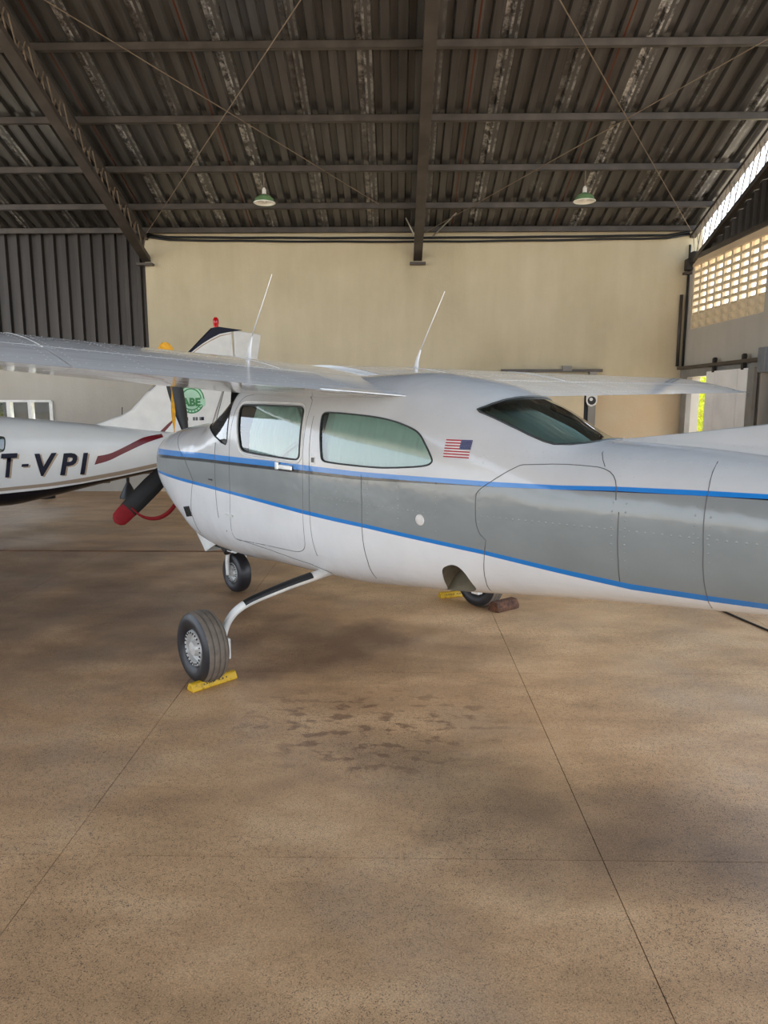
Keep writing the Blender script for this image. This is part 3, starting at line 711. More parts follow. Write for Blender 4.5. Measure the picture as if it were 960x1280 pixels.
seam([(-1.5, .96), (-1.51, 1.0), (-1.475, 1.03)]); seam([(-.64, 1.27), (-.645, 1.1), (-.64, .95), (-.63, .75), (-.6, .62)]); seam([(.90, .66), (.45, .64), (.2, .62), (.0, .61), (-.15, .57)])
seam([(-2.0, 1.50), (-2.02, 1.46), (-2.08, 1.405)]); seam([(-2.2, 1.22), (-2.2, 1.0), (-2.19, .9)]); seam([(-.13, 1.6), (-.15, 1.3), (-.15, 1.0), (-.14, .7)], .0012); sm_.build('panel_seams', 'seam', fus, smooth=True)['kind'] = 'stuff'
rv = MB()
def rivet(p, n, r=.0052, h=.0026, mb=None):
    t = n.cross(Vector((.31, .2, .9))).normalized(); b = n.cross(t); q = [p + (t * cos(w) + b * sin(w)) * r for w in (0, pi / 3, 2 * pi / 3, pi, 4 * pi / 3, 5 * pi / 3)]
    (mb or rv).add([tuple(x) for x in q] + [tuple(p + n * h)], [(k, (k + 1) % 6, 6) for k in range(6)])
def rivline(xz, step=.036):
    L = dens(xz, step, False)
    for x, z in L:
        a = B1.ang(x, z)
        if any(inq((x, a * KA), k) for k in range(2, len(lim))): continue
        rivet(B1.P(x, a), B1.N(x, a))
for xx in (-.17, -.42, -.66, -.69, -.93, -1.195, -1.47, -2.17, -2.23, -2.52, -2.58, -2.9):
    zt, zb, *_ = B1.sec(xx); rivline([(xx, zb + .07), (xx, 1.30 if xx > -1.2 and xx < -.2 else zt - .06)])
for zz in (.70, 1.10, 1.385): rivline([(-.12, zz), (-1.15, zz + (.0 if zz > 1 else .05))])
for zz in (.86, 1.12, 1.42): rivline([(-1.45, zz - (.05 if zz < 1 else 0)), (-3.3, zz + .05)])
rivline([(-.2, 1.70), (-.6, 1.69), (-1.0, 1.64), (-1.2, 1.60)]); rivline([(-.5, 1.80), (-.9, 1.77), (-1.2, 1.70)]); rivline([(.86, .70), (.2, .60), (-.5, .62)])
rivline([(1.12, 1.45), (1.12, 1.0), (1.1, .7)]); rivline([(1.55, 1.05), (2.1, 1.02)], .09); rivline([(.1, .93), (-.6, .90)]); rivline([(-1.5, 1.46), (-2.5, 1.44), (-3.2, 1.43)])
rv.build('rivets', 'livery', fus, fix=False, smooth=True)['kind'] = 'stuff'
lv = MB()
for k in range(4):
    x = 1.725 - k * .034; a = B1.ang(x, .772 + .006 * k); p = B1.P(x, a, .002); n = B1.N(x, a); up = Vector((.12, 0, 1)); up = (up - n * up.dot(n)).normalized(); sd = n.cross(up)
    q = [p + sd * i * .0085 + up * j * .044 for i, j in ((-1, -1), (1, -1), (1, 1), (-1, 1))]; lv.add([tuple(v) for v in q] + [tuple(v + n * .004) for v in q], [(4, 5, 6, 7), (0, 1, 5, 4), (1, 2, 6, 5), (2, 3, 7, 6), (3, 0, 4, 7)])
lv.build('cowl_louvres', 'black', fus)
def onplate(x, z, lx, lz, h, name, mat, par, bev=.004, tilt=0):
    a = B1.ang(x, z); p = B1.P(x, a); n = B1.N(x, a); f = Vector((1, 0, tilt)); f = (f - n * f.dot(n)).normalized(); u = n.cross(f)
    rot = Matrix((f, n, u)).transposed(); m_ = MB(); m_.box((0, 0, 0), (lx, h, lz)); o = m_.build(name, mat, par, bevel=bev); o.matrix_local = Matrix.Translation(p + n * h / 2 * .9) @ rot.to_4x4(); return o
hd = onplate(.12, 1.262, .19, .034, .016, 'door_handle', 'alu', door, .006); onplate(.195, 1.268, .035, .055, .022, 'handle_hinge', 'alu', hd.parent, .006)
onplate(-.186, 1.329, .045, .045, .002, 'placard', 'flagwhite', fus, 0); onplate(-.186, 1.329, .03, .03, .0028, 'placard_mark', 'seam', fus, 0)
onplate(1.18, 1.092, .06, .012, .006, 'vent_slot', 'black', fus, .002); onplate(.905, .845, .10, .018, .012, 'door_hinge', 'white_metal', fus, .003)
a = B1.ang(-1.088, 1.057); p = B1.P(-1.088, a); n = B1.N(-1.088, a); o = MB().lathe([(0, .008), (.02, .007), (.029, .003), (.031, 0)], (0, 0, 0), 'z', 18).build('vent_cap', 'flagwhite', fus, smooth=True); o.matrix_local = Matrix.Translation(p) @ n.to_track_quat('Z', 'Y').to_matrix().to_4x4()
# flag decal on the rear cabin side: stripes, canton and star dots
fx0, fx1, fz0, fz1 = -1.225, -1.385, 1.405, 1.497
fd = patch(B1, 'flag_decal', 'flagwhite', dens([(fx0, fz0), (fx0, fz1), (fx1, fz1), (fx1, fz0)], .03), .001, fus, .04)
fd.parent = air
def fq(u0, u1, v0, v1, name, mat, off):
    X = lambda u: fx0 + (fx1 - fx0) * u; Z = lambda v: fz0 + (fz1 - fz0) * v
    return patch(B1, name, mat, dens([(X(u0), Z(v0)), (X(u0), Z(v1)), (X(u1), Z(v1)), (X(u1), Z(v0))], .02), off, fd, .05)
for k in range(7): fq(0, 1, (2 * k) / 13, (2 * k + 1) / 13, 'red_stripe', 'flagred', .0016)
fq(.58, 1, 6 / 13, 1, 'canton', 'flagblue', .0022)
stars = MB()
for i in range(6):
    for j in range(5):
        x = fx0 + (fx1 - fx0) * (.62 + i * .068); z = fz0 + (fz1 - fz0) * (.51 + j * .105); a = B1.ang(x, z); rivet(B1.P(x, a, .0026), B1.N(x, a), .0016, .0002, stars)
stars.build('stars', 'flagwhite', fd)['kind'] = 'stuff'
# main wheel wells: recessed bowls behind the openings
for q, sg in ((wq, 1), (mirror(wq), -1)):
    m_ = MB(); k = len(q); c = Vector((-1.2, .13 * sg, .74))
    rims = [[B1.P(x, a / KA, -.002).lerp(c, t) + Vector((0, 0, .07 * sin(t * pi))) for x, a in q] for t in (0, .25, .5, .75)]
    v = [tuple(p) for r_ in rims for p in r_] + [tuple(c)]; f = [(i * k + j, i * k + (j + 1) % k, (i + 1) * k + (j + 1) % k, (i + 1) * k + j) for i in range(3) for j in range(k)] + [(3 * k + j, 3 * k + (j + 1) % k, 4 * k) for j in range(k)]
    m_.add(v, f); m_.build('wheel_well', 'well', air, smooth=True)

# wings
def naca(t, m=.02, p=.4, n=20):
    up, lo = [], []
    for i in range(n + 1):
        x = (1 - cos(pi * i / n)) / 2; y = 5 * t * (.2969 * sqrt(x) - .126 * x - .3516 * x * x + .2843 * x ** 3 - .1036 * x ** 4)
        c = m / p ** 2 * (2 * p * x - x * x) if x < p else m / (1 - p) ** 2 * (1 - 2 * p + 2 * p * x - x * x); up.append((x, c + y)); lo.append((x, c - y))
    return up, lo
def wing(sg, dih, name_label):
    def geo(y):
        t = max(0, (y - .56) / (5.5 - .56)); le = .97 - .17 * t; te = -.78 + .46 * t; zt = (1.73 if sg > 0 else 1.718) + (y - .56) * dih
        return le, te, zt, (.135 - .02 * t)
    def sect(y, c0, c1, shrink=1.):
        le, te, zt, th = geo(y); ch = le - te; up, lo = naca(th * shrink); out = []
        def at(L, c):
            for (xa, za), (xb, zb) in zip(L, L[1:]):
                if xa <= c <= xb: return za + (zb - za) * (c - xa) / (xb - xa)
        U = [(c0, at(up, c0))] + [q for q in up if c0 < q[0] < c1] + [(c1, at(up, c1))]; Lw = [(c0, at(lo, c0))] + [q for q in lo if c0 < q[0] < c1] + [(c1, at(lo, c1))]
        loop = U[::-1] + (Lw[1:] if c0 == 0 else Lw); 
        return [Vector((le - c * ch, sg * y, zt + .13 * (1 - c) + h * ch)) for c, h in loop]
    def loft(ys, c0, c1, shr=None):
        S_ = [sect(y, c0, c1, shr(y) if shr else 1.) for y in ys]; k = len(S_[0]); m_ = MB()
        v = [tuple(p) for s in S_ for p in s]; f = [(i * k + j, i * k + (j + 1) % k, (i + 1) * k + (j + 1) % k, (i + 1) * k + j) for i in range(len(ys) - 1) for j in range(k)]
        return m_.add(v, f + [tuple(range(k)), tuple(range((len(ys) - 1) * k, len(ys) * k))[::-1]])
    ys = [.01, .3, .6, 1., 1.5, 2.1, 2.8, 3.6, 4.4, 5.0, 5.3]; tip = [5.3, 5.4, 5.47, 5.52, 5.55]
    w = loft(ys, 0, .72).build('wing', 'wing', air, smooth='auto')
    loft(tip, 0, 1, lambda y: sqrt(max(.02, 1 - ((y - 5.3) / .252) ** 2))).build('wing_tip', 'wing', w, smooth='auto')
    loft([.01, .3, .5, .612], .72, 1).build('root_panel', 'wing', w, smooth='auto')
    loft([.62, 1., 1.5, 2.1], .724, 1).build('flap', 'wing', w, smooth='auto'); loft([2.112, 2.8, 3.6, 4.4, 5.0, 5.295], .724, 1).build('aileron', 'wing', w, smooth='auto')
    rm2 = MB()
    def surfpt(y, c):
        le, te, zt, th = geo(y); ch = le - te; up, lo = naca(th, n=40)
        for (xa, za), (xb, zb) in zip(up, up[1:]):
            if xa <= c <= xb: h = za + (zb - za) * (c - xa) / (xb - xa); sl = (zb - za) / (xb - xa); break
        return Vector((le - c * ch, sg * y, zt + .13 * (1 - c) + h * ch)), Vector((sl - .075, 0, 1)).normalized()
    for c in (.40, .55, .70, .745, .93):
        y = .75
        while y < 5.2: rivet(*surfpt(y, c), .005, .002, rm2); y += .055
    for y in (.95, 1.35, 1.75, 2.06, 2.16, 2.55, 2.95, 3.5, 4.1, 4.7):
        c = .3
        while c < .98: rivet(*surfpt(y, c), .005, .002, rm2); c += .03
    rm2.build('rivets', 'wing', w, fix=False, smooth=True)['kind'] = 'stuff'
    # skin laps
    sk = MB()
    for y in (.82, 2.105): sk.tube([tuple(surfpt(y + (.0 if y > 1 else .0), c)[0]) for c in [.3 + .05 * i for i in range(9)]], .003, 5)
    sk.build('skin_lap', 'white_metal', w, smooth=True)['kind'] = 'stuff'
    # whip antenna on the crest
    p, n = surfpt(.64 if sg > 0 else .90, .32); an = MB(); an.tube([p - Vector((0, 0, .02)), p + Vector((-.01, 0, .05)), p + Vector((-.05, 0, .14))], [.022, .014, .006], 8); an.tube([p + Vector((-.05, 0, .14)), p + Vector((-.31, 0, .50 if sg > 0 else .56))], [.005, .003], 6); an.build('antenna', 'flagwhite', w, smooth=True)
    # root fairing blending the trailing edge into the cabin side
    ff = MB(); lp = lambda x, z: Vector((x, sg * B1.half(x, z), z)) - Vector((0, sg * .01, 0)); y_ = .88; le, te, zt, th = geo(y_)
    q0, q1 = surfpt(y_, .955)[0], surfpt(y_, .985)[0]; q2, q3 = lp(-.84, 1.722), lp(-.70, 1.752); q4 = lp(-.60, 1.715); q5 = Vector((q0.x, q0.y, q0.z - .022)); n = 8
    v = []
    for i in range(n + 1):
        for j in range(n + 1):
            a, b = i / n, j / n; p = (q0 * (1 - a) + q1 * a) * (1 - b) + (q3 * (1 - a) + q2 * a) * b; v.append(tuple(p - Vector((0, 0, .004 * sin(pi * b) * (1 - a) - .002))))
    for i in range(n + 1):
        for j in range(n + 1):
            a, b = i / n, j / n; v.append(tuple((q5 * (1 - a) + q1 * a) * (1 - b) + (q4 * (1 - a) + q2 * a) * b - Vector((0, 0, .003))))
    N_ = (n + 1) ** 2; f = [(o_ + i * (n + 1) + j, o_ + i * (n + 1) + j + 1, o_ + (i + 1) * (n + 1) + j + 1, o_ + (i + 1) * (n + 1) + j) for o_ in (0, N_) for i in range(n) for j in range(n)]
    f += [(n * (n + 1) + j, n * (n + 1) + j + 1, N_ + n * (n + 1) + j + 1, N_ + n * (n + 1) + j) for j in range(n)]
    ff.add(v, f).build('root_fairing', 'wing', w, smooth='auto')
    return w
wing(1, .068, ''); wing(-1, .0135, '')

# dorsal fin, fin, tailplane (mostly beyond the frame)
dz = [(-1.86, 1.50, .0), (-2.05, 1.522, .03), (-2.306, 1.555, .055), (-2.641, 1.602, .085), (-3.2, 1.685, .10), (-3.9, 1.80, .10), (-4.3, 2.2, .09), (-4.9, 2.78, .06)]
v = []; k = 7
for x, zt_, hw in dz:
    xb = min(x, -1.86); zb_ = B1.sec(x)[0] - .04
    for t, y in ((0, 1.3), (.18, .8), (.5, .38), (.95, .16)): v.append((x, hw * y, zb_ + (zt_ - zb_) * t))
    for t, y in ((1., 0), ): v.append((x, 0, zt_))
    for t, y in ((.95, .16), (.5, .38), (.18, .8), (0, 1.3)): v.append((x, -hw * y, zb_ + (zt_ - zb_) * t))
f = [(i * 9 + j, i * 9 + j + 1, (i + 1) * 9 + j + 1, (i + 1) * 9 + j) for i in range(len(dz) - 1) for j in range(8)]
MB().add(v, f).build('dorsal_fin', 'livery', air, smooth=True)
rv = MB()
for k in range(48):
    x = -2.0 - k * .036; t = min(1, (-x - 1.86) / .8); rivet(Vector((x, .068 * t + .004, B1.sec(x)[0] + .012 + .012 * t)), Vector((0, .8, .6)))
rv.build('fin_rivets', 'livery', air, fix=False, smooth=True)['kind'] = 'stuff'
MB().prism([(-3.9, 1.40), (-4.2, 2.05), (-4.85, 2.78), (-5.35, 2.78), (-5.62, 1.3)], -.035, .035).build('tail_fin', 'wing', air, bevel=.02)
for sg in (1, -1): MB().prism([(-4.75, sg * .05), (-4.95, sg * 1.98), (-5.55, sg * 1.98), (-5.7, sg * .05)], 1.30, 1.35, 'xy').build('tailplane', 'wing', air, bevel=.015)
o = MB().tube(chaikin([(2.35, 6.6, .008), (2.5, 6.1, .008), (2.62, 5.79, .008), (2.70, 5.40, .008), (2.77, 5.11, .008), (2.9, 4.6, .008), (3.1, 4.1, .008)], 1, False), .008, 6).build('floor_cable', 'dark'); o['label'] = 'thin dark cable lying on the concrete under the tail'; o['category'] = 'cable'

# landing gear
def wheel(par, c, r, hw_, out, groove=True):
    rb = r * .50; prof = [(rb, -hw_ * .62), (rb * 1.08, -hw_ * .78), (r * .72, -hw_), (r * .86, -hw_ * .93), (r * .945, -hw_ * .74)]
    side = prof
    MB().lathe(prof, c, 'y', 40).build('tyre_sidewall', 'rubber', par, smooth=True); MB().lathe([(q, -h) for q, h in prof], c, 'y', 40).build('tyre_sidewall', 'rubber', par, smooth=True)
    tr = [(r * .945, -hw_ * .74)]; e = .006
    for gx in (-.42, 0., .42):
        y = gx * hw_; rr = r * (1 - .05 * (gx) ** 2 * 1.5)
        tr += [(rr, y - .006), (rr - e, y - .003), (rr - e, y + .003), (rr, y + .006)]
    tr.append((r * .945, hw_ * .74))
    MB().lathe(tr if groove else [(r * .945, -hw_ * .74), (r * .99, -hw_ * .4), (r, 0), (r * .99, hw_ * .4), (r * .945, hw_ * .74)], c, 'y', 48).build('tyre_tread', 'tread' if groove else 'rubber', par, smooth='auto')
    s = out
    hb = MB(); hb.lathe([(rb * 1.02, s * hw_ * .60), (rb * .96, s * hw_ * .80), (rb * .80, s * hw_ * .78), (rb * .74, s * hw_ * .5), (rb * .5, s * hw_ * .45), (rb * .44, s * hw_ * .62), (rb * .36, s * hw_ * .86), (0, s * hw_ * .92)], c, 'y', 30); hb.build('wheel_hub', 'hubsilver', par, smooth='auto')
    bt = MB()
    for k in range(22):
        w = 2 * pi * k / 22; bt.box(Vector(c) + Vector((cos(w) * rb * .87, s * hw_ * .80, sin(w) * rb * .87)), (.006, .01, .012), Matrix.Rotation(-w + pi / 2, 3, 'Y'))
    bt.build('hub_bolts', 'dark', par)['kind'] = 'stuff'
def maingear(sg, wx, wy):
    g = MB(); y1 = wy - .15
    pts = [(-.06, .30, .56), (-.05, .45, .535), (-.04, .62, .51), (-.03, .80, .475), (-.02, .93, .445), (-.012, 1.02, .405), (-.006, 1.075, .345), (0, 1.10, .28), (.01, 1.105, .225)]
    pts = chaikin(pts, 2, False); pts = [(x + wx, sg * y, z) for x, y, z in pts]; n = len(pts)
    leg = g.tube(pts, [.034 - .011 * min(1, i / n * 1.3) for i in range(n)], 12).build('main_gear', 'white_metal', air, smooth=True)
    st = [p for p in pts if .46 < abs(p[1]) < .985]; st = dens(st, .03, False)
    v = []; na_ = 7
    for k, (x, y, z) in enumerate(st):
        nx2 = st[min(k + 1, len(st) - 1)]; pv = st[max(k - 1, 0)]; t = (Vector(nx2) - Vector(pv)).normalized(); a = Vector((1, 0, 0)); a = (a - t * a.dot(t)).normalized(); c = t.cross(a); c = c if c.z > 0 else -c; r_ = .034 - .011 * min(1, (abs(y) - .30) / .85 * 1.3) + .005
        v += [tuple(Vector((x, y, z)) + (a * -cos(w) + c * sin(w)) * r_) for w in [R(5 + 130 * q / (na_ - 1)) for q in range(na_)]]
    MB().add(v, [(i * na_ + j, i * na_ + j + 1, (i + 1) * na_ + j + 1, (i + 1) * na_ + j) for i in range(len(st) - 1) for j in range(na_ - 1)]).build('grip_strip', 'black', leg, smooth=True)
    b = MB(); b.tube([(wx, sg * 1.09, .222), (wx, sg * (wy + .02), .222)], .026, 12); b.build('axle', 'alu', leg, smooth='auto')
    b = MB(); b.lathe([(0, -.02), (.088, -.02), (.088, .015), (0, .015)], (wx, sg * (wy - .075), .222), 'y', 24); b.box((wx - .06, sg * (wy - .11), .20), (.08, .055, .13)); b.build('brake', 'white_metal', leg, bevel=.006)
    w = bpy.data.objects.new('main_wheel', None); COL.objects.link(w); w.parent = air; wheel(w, (wx, sg * wy, .222), .222, .082, sg)
maingear(1, .018, 1.247); maingear(-1, -.017, 1.248)
ng = MB(); nx_, ny_ = 1.716, .056
f_ = ng.tube([(nx_ - .04, ny_, .62), (nx_ - .02, ny_, .44), (nx_ - .015, ny_, .40)], .030, 12).build('nose_gear', 'white_metal', air, smooth='auto')
for sg in (1, -1):
    MB().tube(chaikin([(nx_ - .01, ny_ + sg * .015, .42), (nx_ - .0, ny_ + sg * .075, .40), (nx_ + .01, ny_ + sg * .088, .30), (nx_, ny_ + sg * .088, .165)], 2, False), [.022] * 4 + [.02] * 4 + [.016] * 50, 10, True).build('fork', 'white_metal', f_, smooth=True) if False else MB().tube(chaikin([(nx_ - .01, ny_ + sg * .015, .42), (nx_ - .0, ny_ + sg * .075, .40), (nx_ + .01, ny_ + sg * .088, .30), (nx_, ny_ + sg * .088, .165)], 2, False), .019, 10).build('fork', 'white_metal', f_, smooth=True)
MB().tube([(nx_ - .02, ny_ + .03, .42), (nx_ - .14, ny_ + .03, .445), (nx_ - .17, ny_ + .03, .47)], [.02, .018, .02], 8).build('shimmy_link', 'white_metal', f_, smooth=True)
MB().tube([(nx_ - .17, ny_ + .05, .46), (nx_ - .16, ny_ - .02, .455)], .018, 8).build('link_bolt', 'dark', f_)
wn_ = bpy.data.objects.new('nose_wheel', None); COL.objects.link(wn_); wn_.parent = air; wheel(wn_, (nx_, ny_, .178), .178, .064, 1, False)
# nose gear doors, cowl flap and exhaust
for sg in (1, -1):
    fl_ = MB().add([(2.07, .02 * sg, .55), (2.07, .28 * sg, .56), (1.86, .28 * sg, .375), (1.86, .02 * sg, .37), (2.06, .02 * sg, .56), (2.06, .28 * sg, .57), (1.85, .28 * sg, .385), (1.85, .02 * sg, .38)], [(0, 1, 2, 3), (4, 7, 6, 5), (0, 4, 5, 1), (1, 5, 6, 2), (2, 6, 7, 3), (3, 7, 4, 0)])
    fl_.prism([(2.07, .58), (1.86, .375), (1.60, .50)], sg * .27, sg * .282); fl_.build('cowl_flap', 'white_metal', air)
    MB().ext((1.45, sg * .03, .44), (1.84, sg * .26, .52)).build('cowl_outlet', 'dark', air)
    MB().tube([(1.80, sg * .2, .53), (1.70, sg * .2, .47), (1.60, sg * .2, .40)], [.04, .038, .036], 12).build('exhaust_pipe', 'dark', air, smooth='auto')
for sg in (1, -1): MB().add([(1.72, ny_ + sg * .13, .48), (1.40, ny_ + sg * .13, .47), (1.44, ny_ + sg * .15, .415), (1.66, ny_ + sg * .15, .41), (1.72, ny_ + sg * .142, .48), (1.40, ny_ + sg * .142, .47), (1.44, ny_ + sg * .162, .415), (1.66, ny_ + sg * .162, .41)], [(0, 1, 2, 3), (7, 6, 5, 4), (0, 3, 7, 4), (1, 5, 6, 2), (2, 6, 7, 3)]).build('nose_gear_door', 'white_metal', air)
# propeller
HUB = Vector((2.82, -.07, 1.235))
MB().lathe([(0, .26), (.03, .25), (.08, .18), (.115, .08), (.125, 0), (.125, -.09)], HUB, 'x', 28).build('spinner', 'white_metal', air, smooth=True)
pr = MB().lathe([(.1, -.02), (.12, 0), (.1, .02)], HUB, 'x', 20, True).build('propeller', 'dark', air)
def blade_pts(ang, r, off=0.): return HUB + Vector((off, cos(ang) * r, sin(ang) * r))
BA = [atan2(1.0, .215), atan2(-.643, .734), 0]; BA[2] = (BA[0] + BA[1]) / 2 + pi
for ang in BA:
    v = []; m_ = MB(); rr = [.10, .2, .35, .55, .75, .88, .97, 1.0]; cc = [.07, .12, .18, .20, .19, .175, .13, .05]; k = 10; tang = Vector((0, -sin(ang), cos(ang)))
    for r_, c_ in zip(rr, cc):
        tw = R(40 - 32 * r_); th = .03 - .024 * r_
        for j in range(k):
            w = 2 * pi * j / k; e = tang * (cos(w) * c_ / 2) * cos(tw) + Vector((1, 0, 0)) * (cos(w) * c_ / 2 * sin(tw) * .6 + sin(w) * th); v.append(tuple(blade_pts(ang, r_) + e))
    m_.add(v, [(i * k + j, i * k + (j + 1) % k, (i + 1) * k + (j + 1) % k, (i + 1) * k + j) for i in range(len(rr) - 1) for j in range(k)] + [tuple(range(k)), tuple(range((len(rr) - 1) * k, len(rr) * k))]); m_.build('blade', 'prop', pr, smooth='auto')
LM = Matrix.Translation(AX) @ Matrix.Rotation(HD, 4, 'Z')
def cover(ang, mat, label, name, r0):
    t = thing(name, label, 'cover', LM @ blade_pts(ang, 1.0)); t.rotation_euler = (0, 0, HD); base = blade_pts(ang, 1.0); tang = Vector((0, -sin(ang), cos(ang))); v = []; k = 12; rr = [r0, r0 + .06, .99, 1.02, 1.035]; cc = [.165, .165, .15, .10, .03]
    for r_, c_ in zip(rr, cc):
        for j in range(k):
            w = 2 * pi * j / k; v.append(tuple(blade_pts(ang, r_) - base + tang * cos(w) * c_ / 2 + Vector((sin(w) * .022 + cos(w) * c_ * .08, 0, 0))))
    MB().add(v, [(i * k + j, i * k + (j + 1) % k, (i + 1) * k + (j + 1) % k, (i + 1) * k + j) for i in range(4) for j in range(k)] + [tuple(range(k)), tuple(range(4 * k, 5 * k))]).build('sleeve', mat, t, smooth='auto'); return t, base
def ribbon(pts, wd, mat, t, side):
    v = []; pts = [Vector(p) for p in chaikin([tuple(p) for p in pts], 2, False)]
    for i, p in enumerate(pts): s = Vector(side(i / (len(pts) - 1))) * wd / 2; v += [tuple(p - s), tuple(p + s), tuple(p + s + Vector((.003, 0, 0))), tuple(p - s + Vector((.003, 0, 0)))]
    MB().add(v, [(i * 4 + j, i * 4 + (j + 1) % 4, i * 4 + 4 + (j + 1) % 4, i * 4 + 4 + j) for i in range(len(pts) - 1) for j in range(4)]).build('ribbon', mat, t, smooth=True)
t, b0 = cover(BA[1], 'red', 'red fabric sleeve with a trailing ribbon on the lower propeller blade tip', 'blade_cover', .86)
ribbon([Vector((2.80, .56, .69)) - b0, Vector((2.78, .47, .585)) - b0, Vector((2.74, .33, .555)) - b0, Vector((2.70, .20, .63)) - b0, Vector((2.68, .10, .80)) - b0], .04, 'red', t, lambda s: (0, .2 + .5 * s, .95))
t, b0 = cover(BA[0], 'orange', 'amber fabric sleeve with a hanging strap on the upper propeller blade tip', 'blade_cover', .92)
ribbon([Vector((2.79, .17, 2.20)) - b0, Vector((2.74, .135, 1.95)) - b0, Vector((2.73, .125, 1.72)) - b0, Vector((2.73, .12, 1.38)) - b0], .04, 'orange', t, lambda s: (.8 * sin(s * 9), cos(s * 9), 0))

# cabin interior
for y in (-.25, .25): MB().add([(1.04, y - .2, 1.50), (1.04, y + .2, 1.50), (.99, y + .2, 1.76), (.99, y - .2, 1.76), (1.05, y - .2, 1.51), (1.05, y + .2, 1.51), (1.0, y + .2, 1.77), (1.0, y - .2, 1.77)], [(0, 1, 2, 3), (7, 6, 5, 4), (0, 4, 5, 1), (2, 6, 7, 3)]).build('windshield_blocker', 'black', air)  # added black plates that block the bright view through the windshield
MB().ext((-.75, -.30, .66), (1.1, .30, .69)).build('cabin_floor', 'cabin', air)
MB().add([(1.02, -.52, .7), (1.02, .52, .7), (1.06, .50, 1.45), (1.06, -.50, 1.45), (1.40, .42, 1.47), (1.40, -.42, 1.47)], [(0, 1, 2, 3), (3, 2, 4, 5)]).build('instrument_panel', 'black', air)
MB().lathe([(.11, -.012), (.125, 0), (.11, .012)], (1.0, .25, 1.28), 'x', 24).build('control_yoke', 'black', air)
for sg in (1, -1):
    for x in (.45, -.45):
        st = MB().box((x, sg * .235, .90), (.46, .38, .14)).build('seat', 'seat', air, bevel=.04); MB().box((x - .27, sg * .225, 1.18), (.10, .36, .56), Matrix.Rotation(R(-12), 3, 'Y')).build('seat_back', 'seat', st, bevel=.04)
        MB().box((x - .36, sg * .20, 1.56), (.07, .2, .14)).build('headrest', 'seat', st, bevel=.03)
def shade(x0, x1, z0, z1, sg, nm='sun_shade'):
    v = []; n = 60
    for i in range(n + 1):
        x = x0 + (x1 - x0) * i / n
        for z in (z0, (z0 + z1) / 2, z1): v.append((x, sg * (B1.half(x, z) - .05 + .014 * sin(i * 1.5 + sin(i * .7))), z))
    MB().add(v, [(i * 3 + j, i * 3 + j + 1, i * 3 + 4 + j, i * 3 + 3 + j) for i in range(n) for j in range(2)]).build(nm, 'curtain', air, smooth=True)
shade(.66, -.07, 1.27, 1.70, 1); shade(-.20, -1.14, 1.27, 1.66, 1)
sb = MB(); L = lambda x, z: (x, B1.half(x, z) - .028, z); sb.tube([L(.20, 1.70), L(.08, 1.62), L(-.03, 1.52)], .014, 6, True, 1.); sb.tube([L(.26, 1.31), L(.10, 1.39), L(-.04, 1.47)], .014, 6, True, 1.); sb.build('seat_belt', 'flagwhite', air)
v = []
for i in range(61):
    y = -.34 + .68 * i / 60
    for x in (-1.30, -1.55, -1.78): v.append((x, y, B1.sec(x)[0] * 1. - .10 - .25 * y * y / .3 + .012 * sin(i * 1.4 + 3 * x)))
MB().add(v, [(i * 3 + j, i * 3 + j + 1, i * 3 + 4 + j, i * 3 + 3 + j) for i in range(60) for j in range(2)]).build('rear_shade', 'curtain', air, smooth=True); MB().tube([(-1.30, .30, 1.60), (-1.45, .26, 1.46), (-1.62, .2, 1.42), (-1.75, -.1, 1.42)], .022, 8).build('rear_headrest_bar', 'black', air, smooth=True)

# ------------------------------------------------------------------ chocks
def chock(loc, rz, label, L=.31):
    t = thing('wheel_chock', label, 'chock', loc, rz)
    MB().prism([(-.034, 0), (.034, 0), (.036, .014), (.018, .046), (0, .052), (-.018, .046), (-.036, .014)], -L / 2, L / 2).build('bar', 'yellow', t, bevel=.006)
    ink = MB(); r = random.Random(3)
    y = -.075
    while y < .085: w = r.uniform(.006, .016); ink.box((.0272, y, .031 + r.uniform(-.001, .001)), (.0016, w * .6, r.uniform(.007, .011)), Matrix.Rotation(R(-27), 3, 'Y')); y += w + r.choice((.003, .003, .012))
    ink.build('worn_lettering', 'black', t); MB().box((.002, 0, .0522), (.012, .07, .001)).build('worn_mark', 'black', t)
chock((-1.107, 4.062, 0), R(-43), 'worn yellow wheel chock against the near main wheel')
chock((.50, 6.03, 0), R(-70), 'yellow wheel chock in front of the far main wheel', .26)
rw_ = random.Random(5); wb_ = MB().prism([(-.075, 0), (.07, 0), (.08, .035), (.045, .095), (-.03, .10), (-.08, .05)], -.15, .15).build('wooden_chock', 'wood', None, bevel=.01)
wb_.scale = (.82, .82, .82); wb_.location = (.885, 5.66, 0); wb_.rotation_euler = (0, 0, R(-52)); wb_['label'] = 'rough reddish wooden block wedged behind the far main wheel'; wb_['category'] = 'chock'

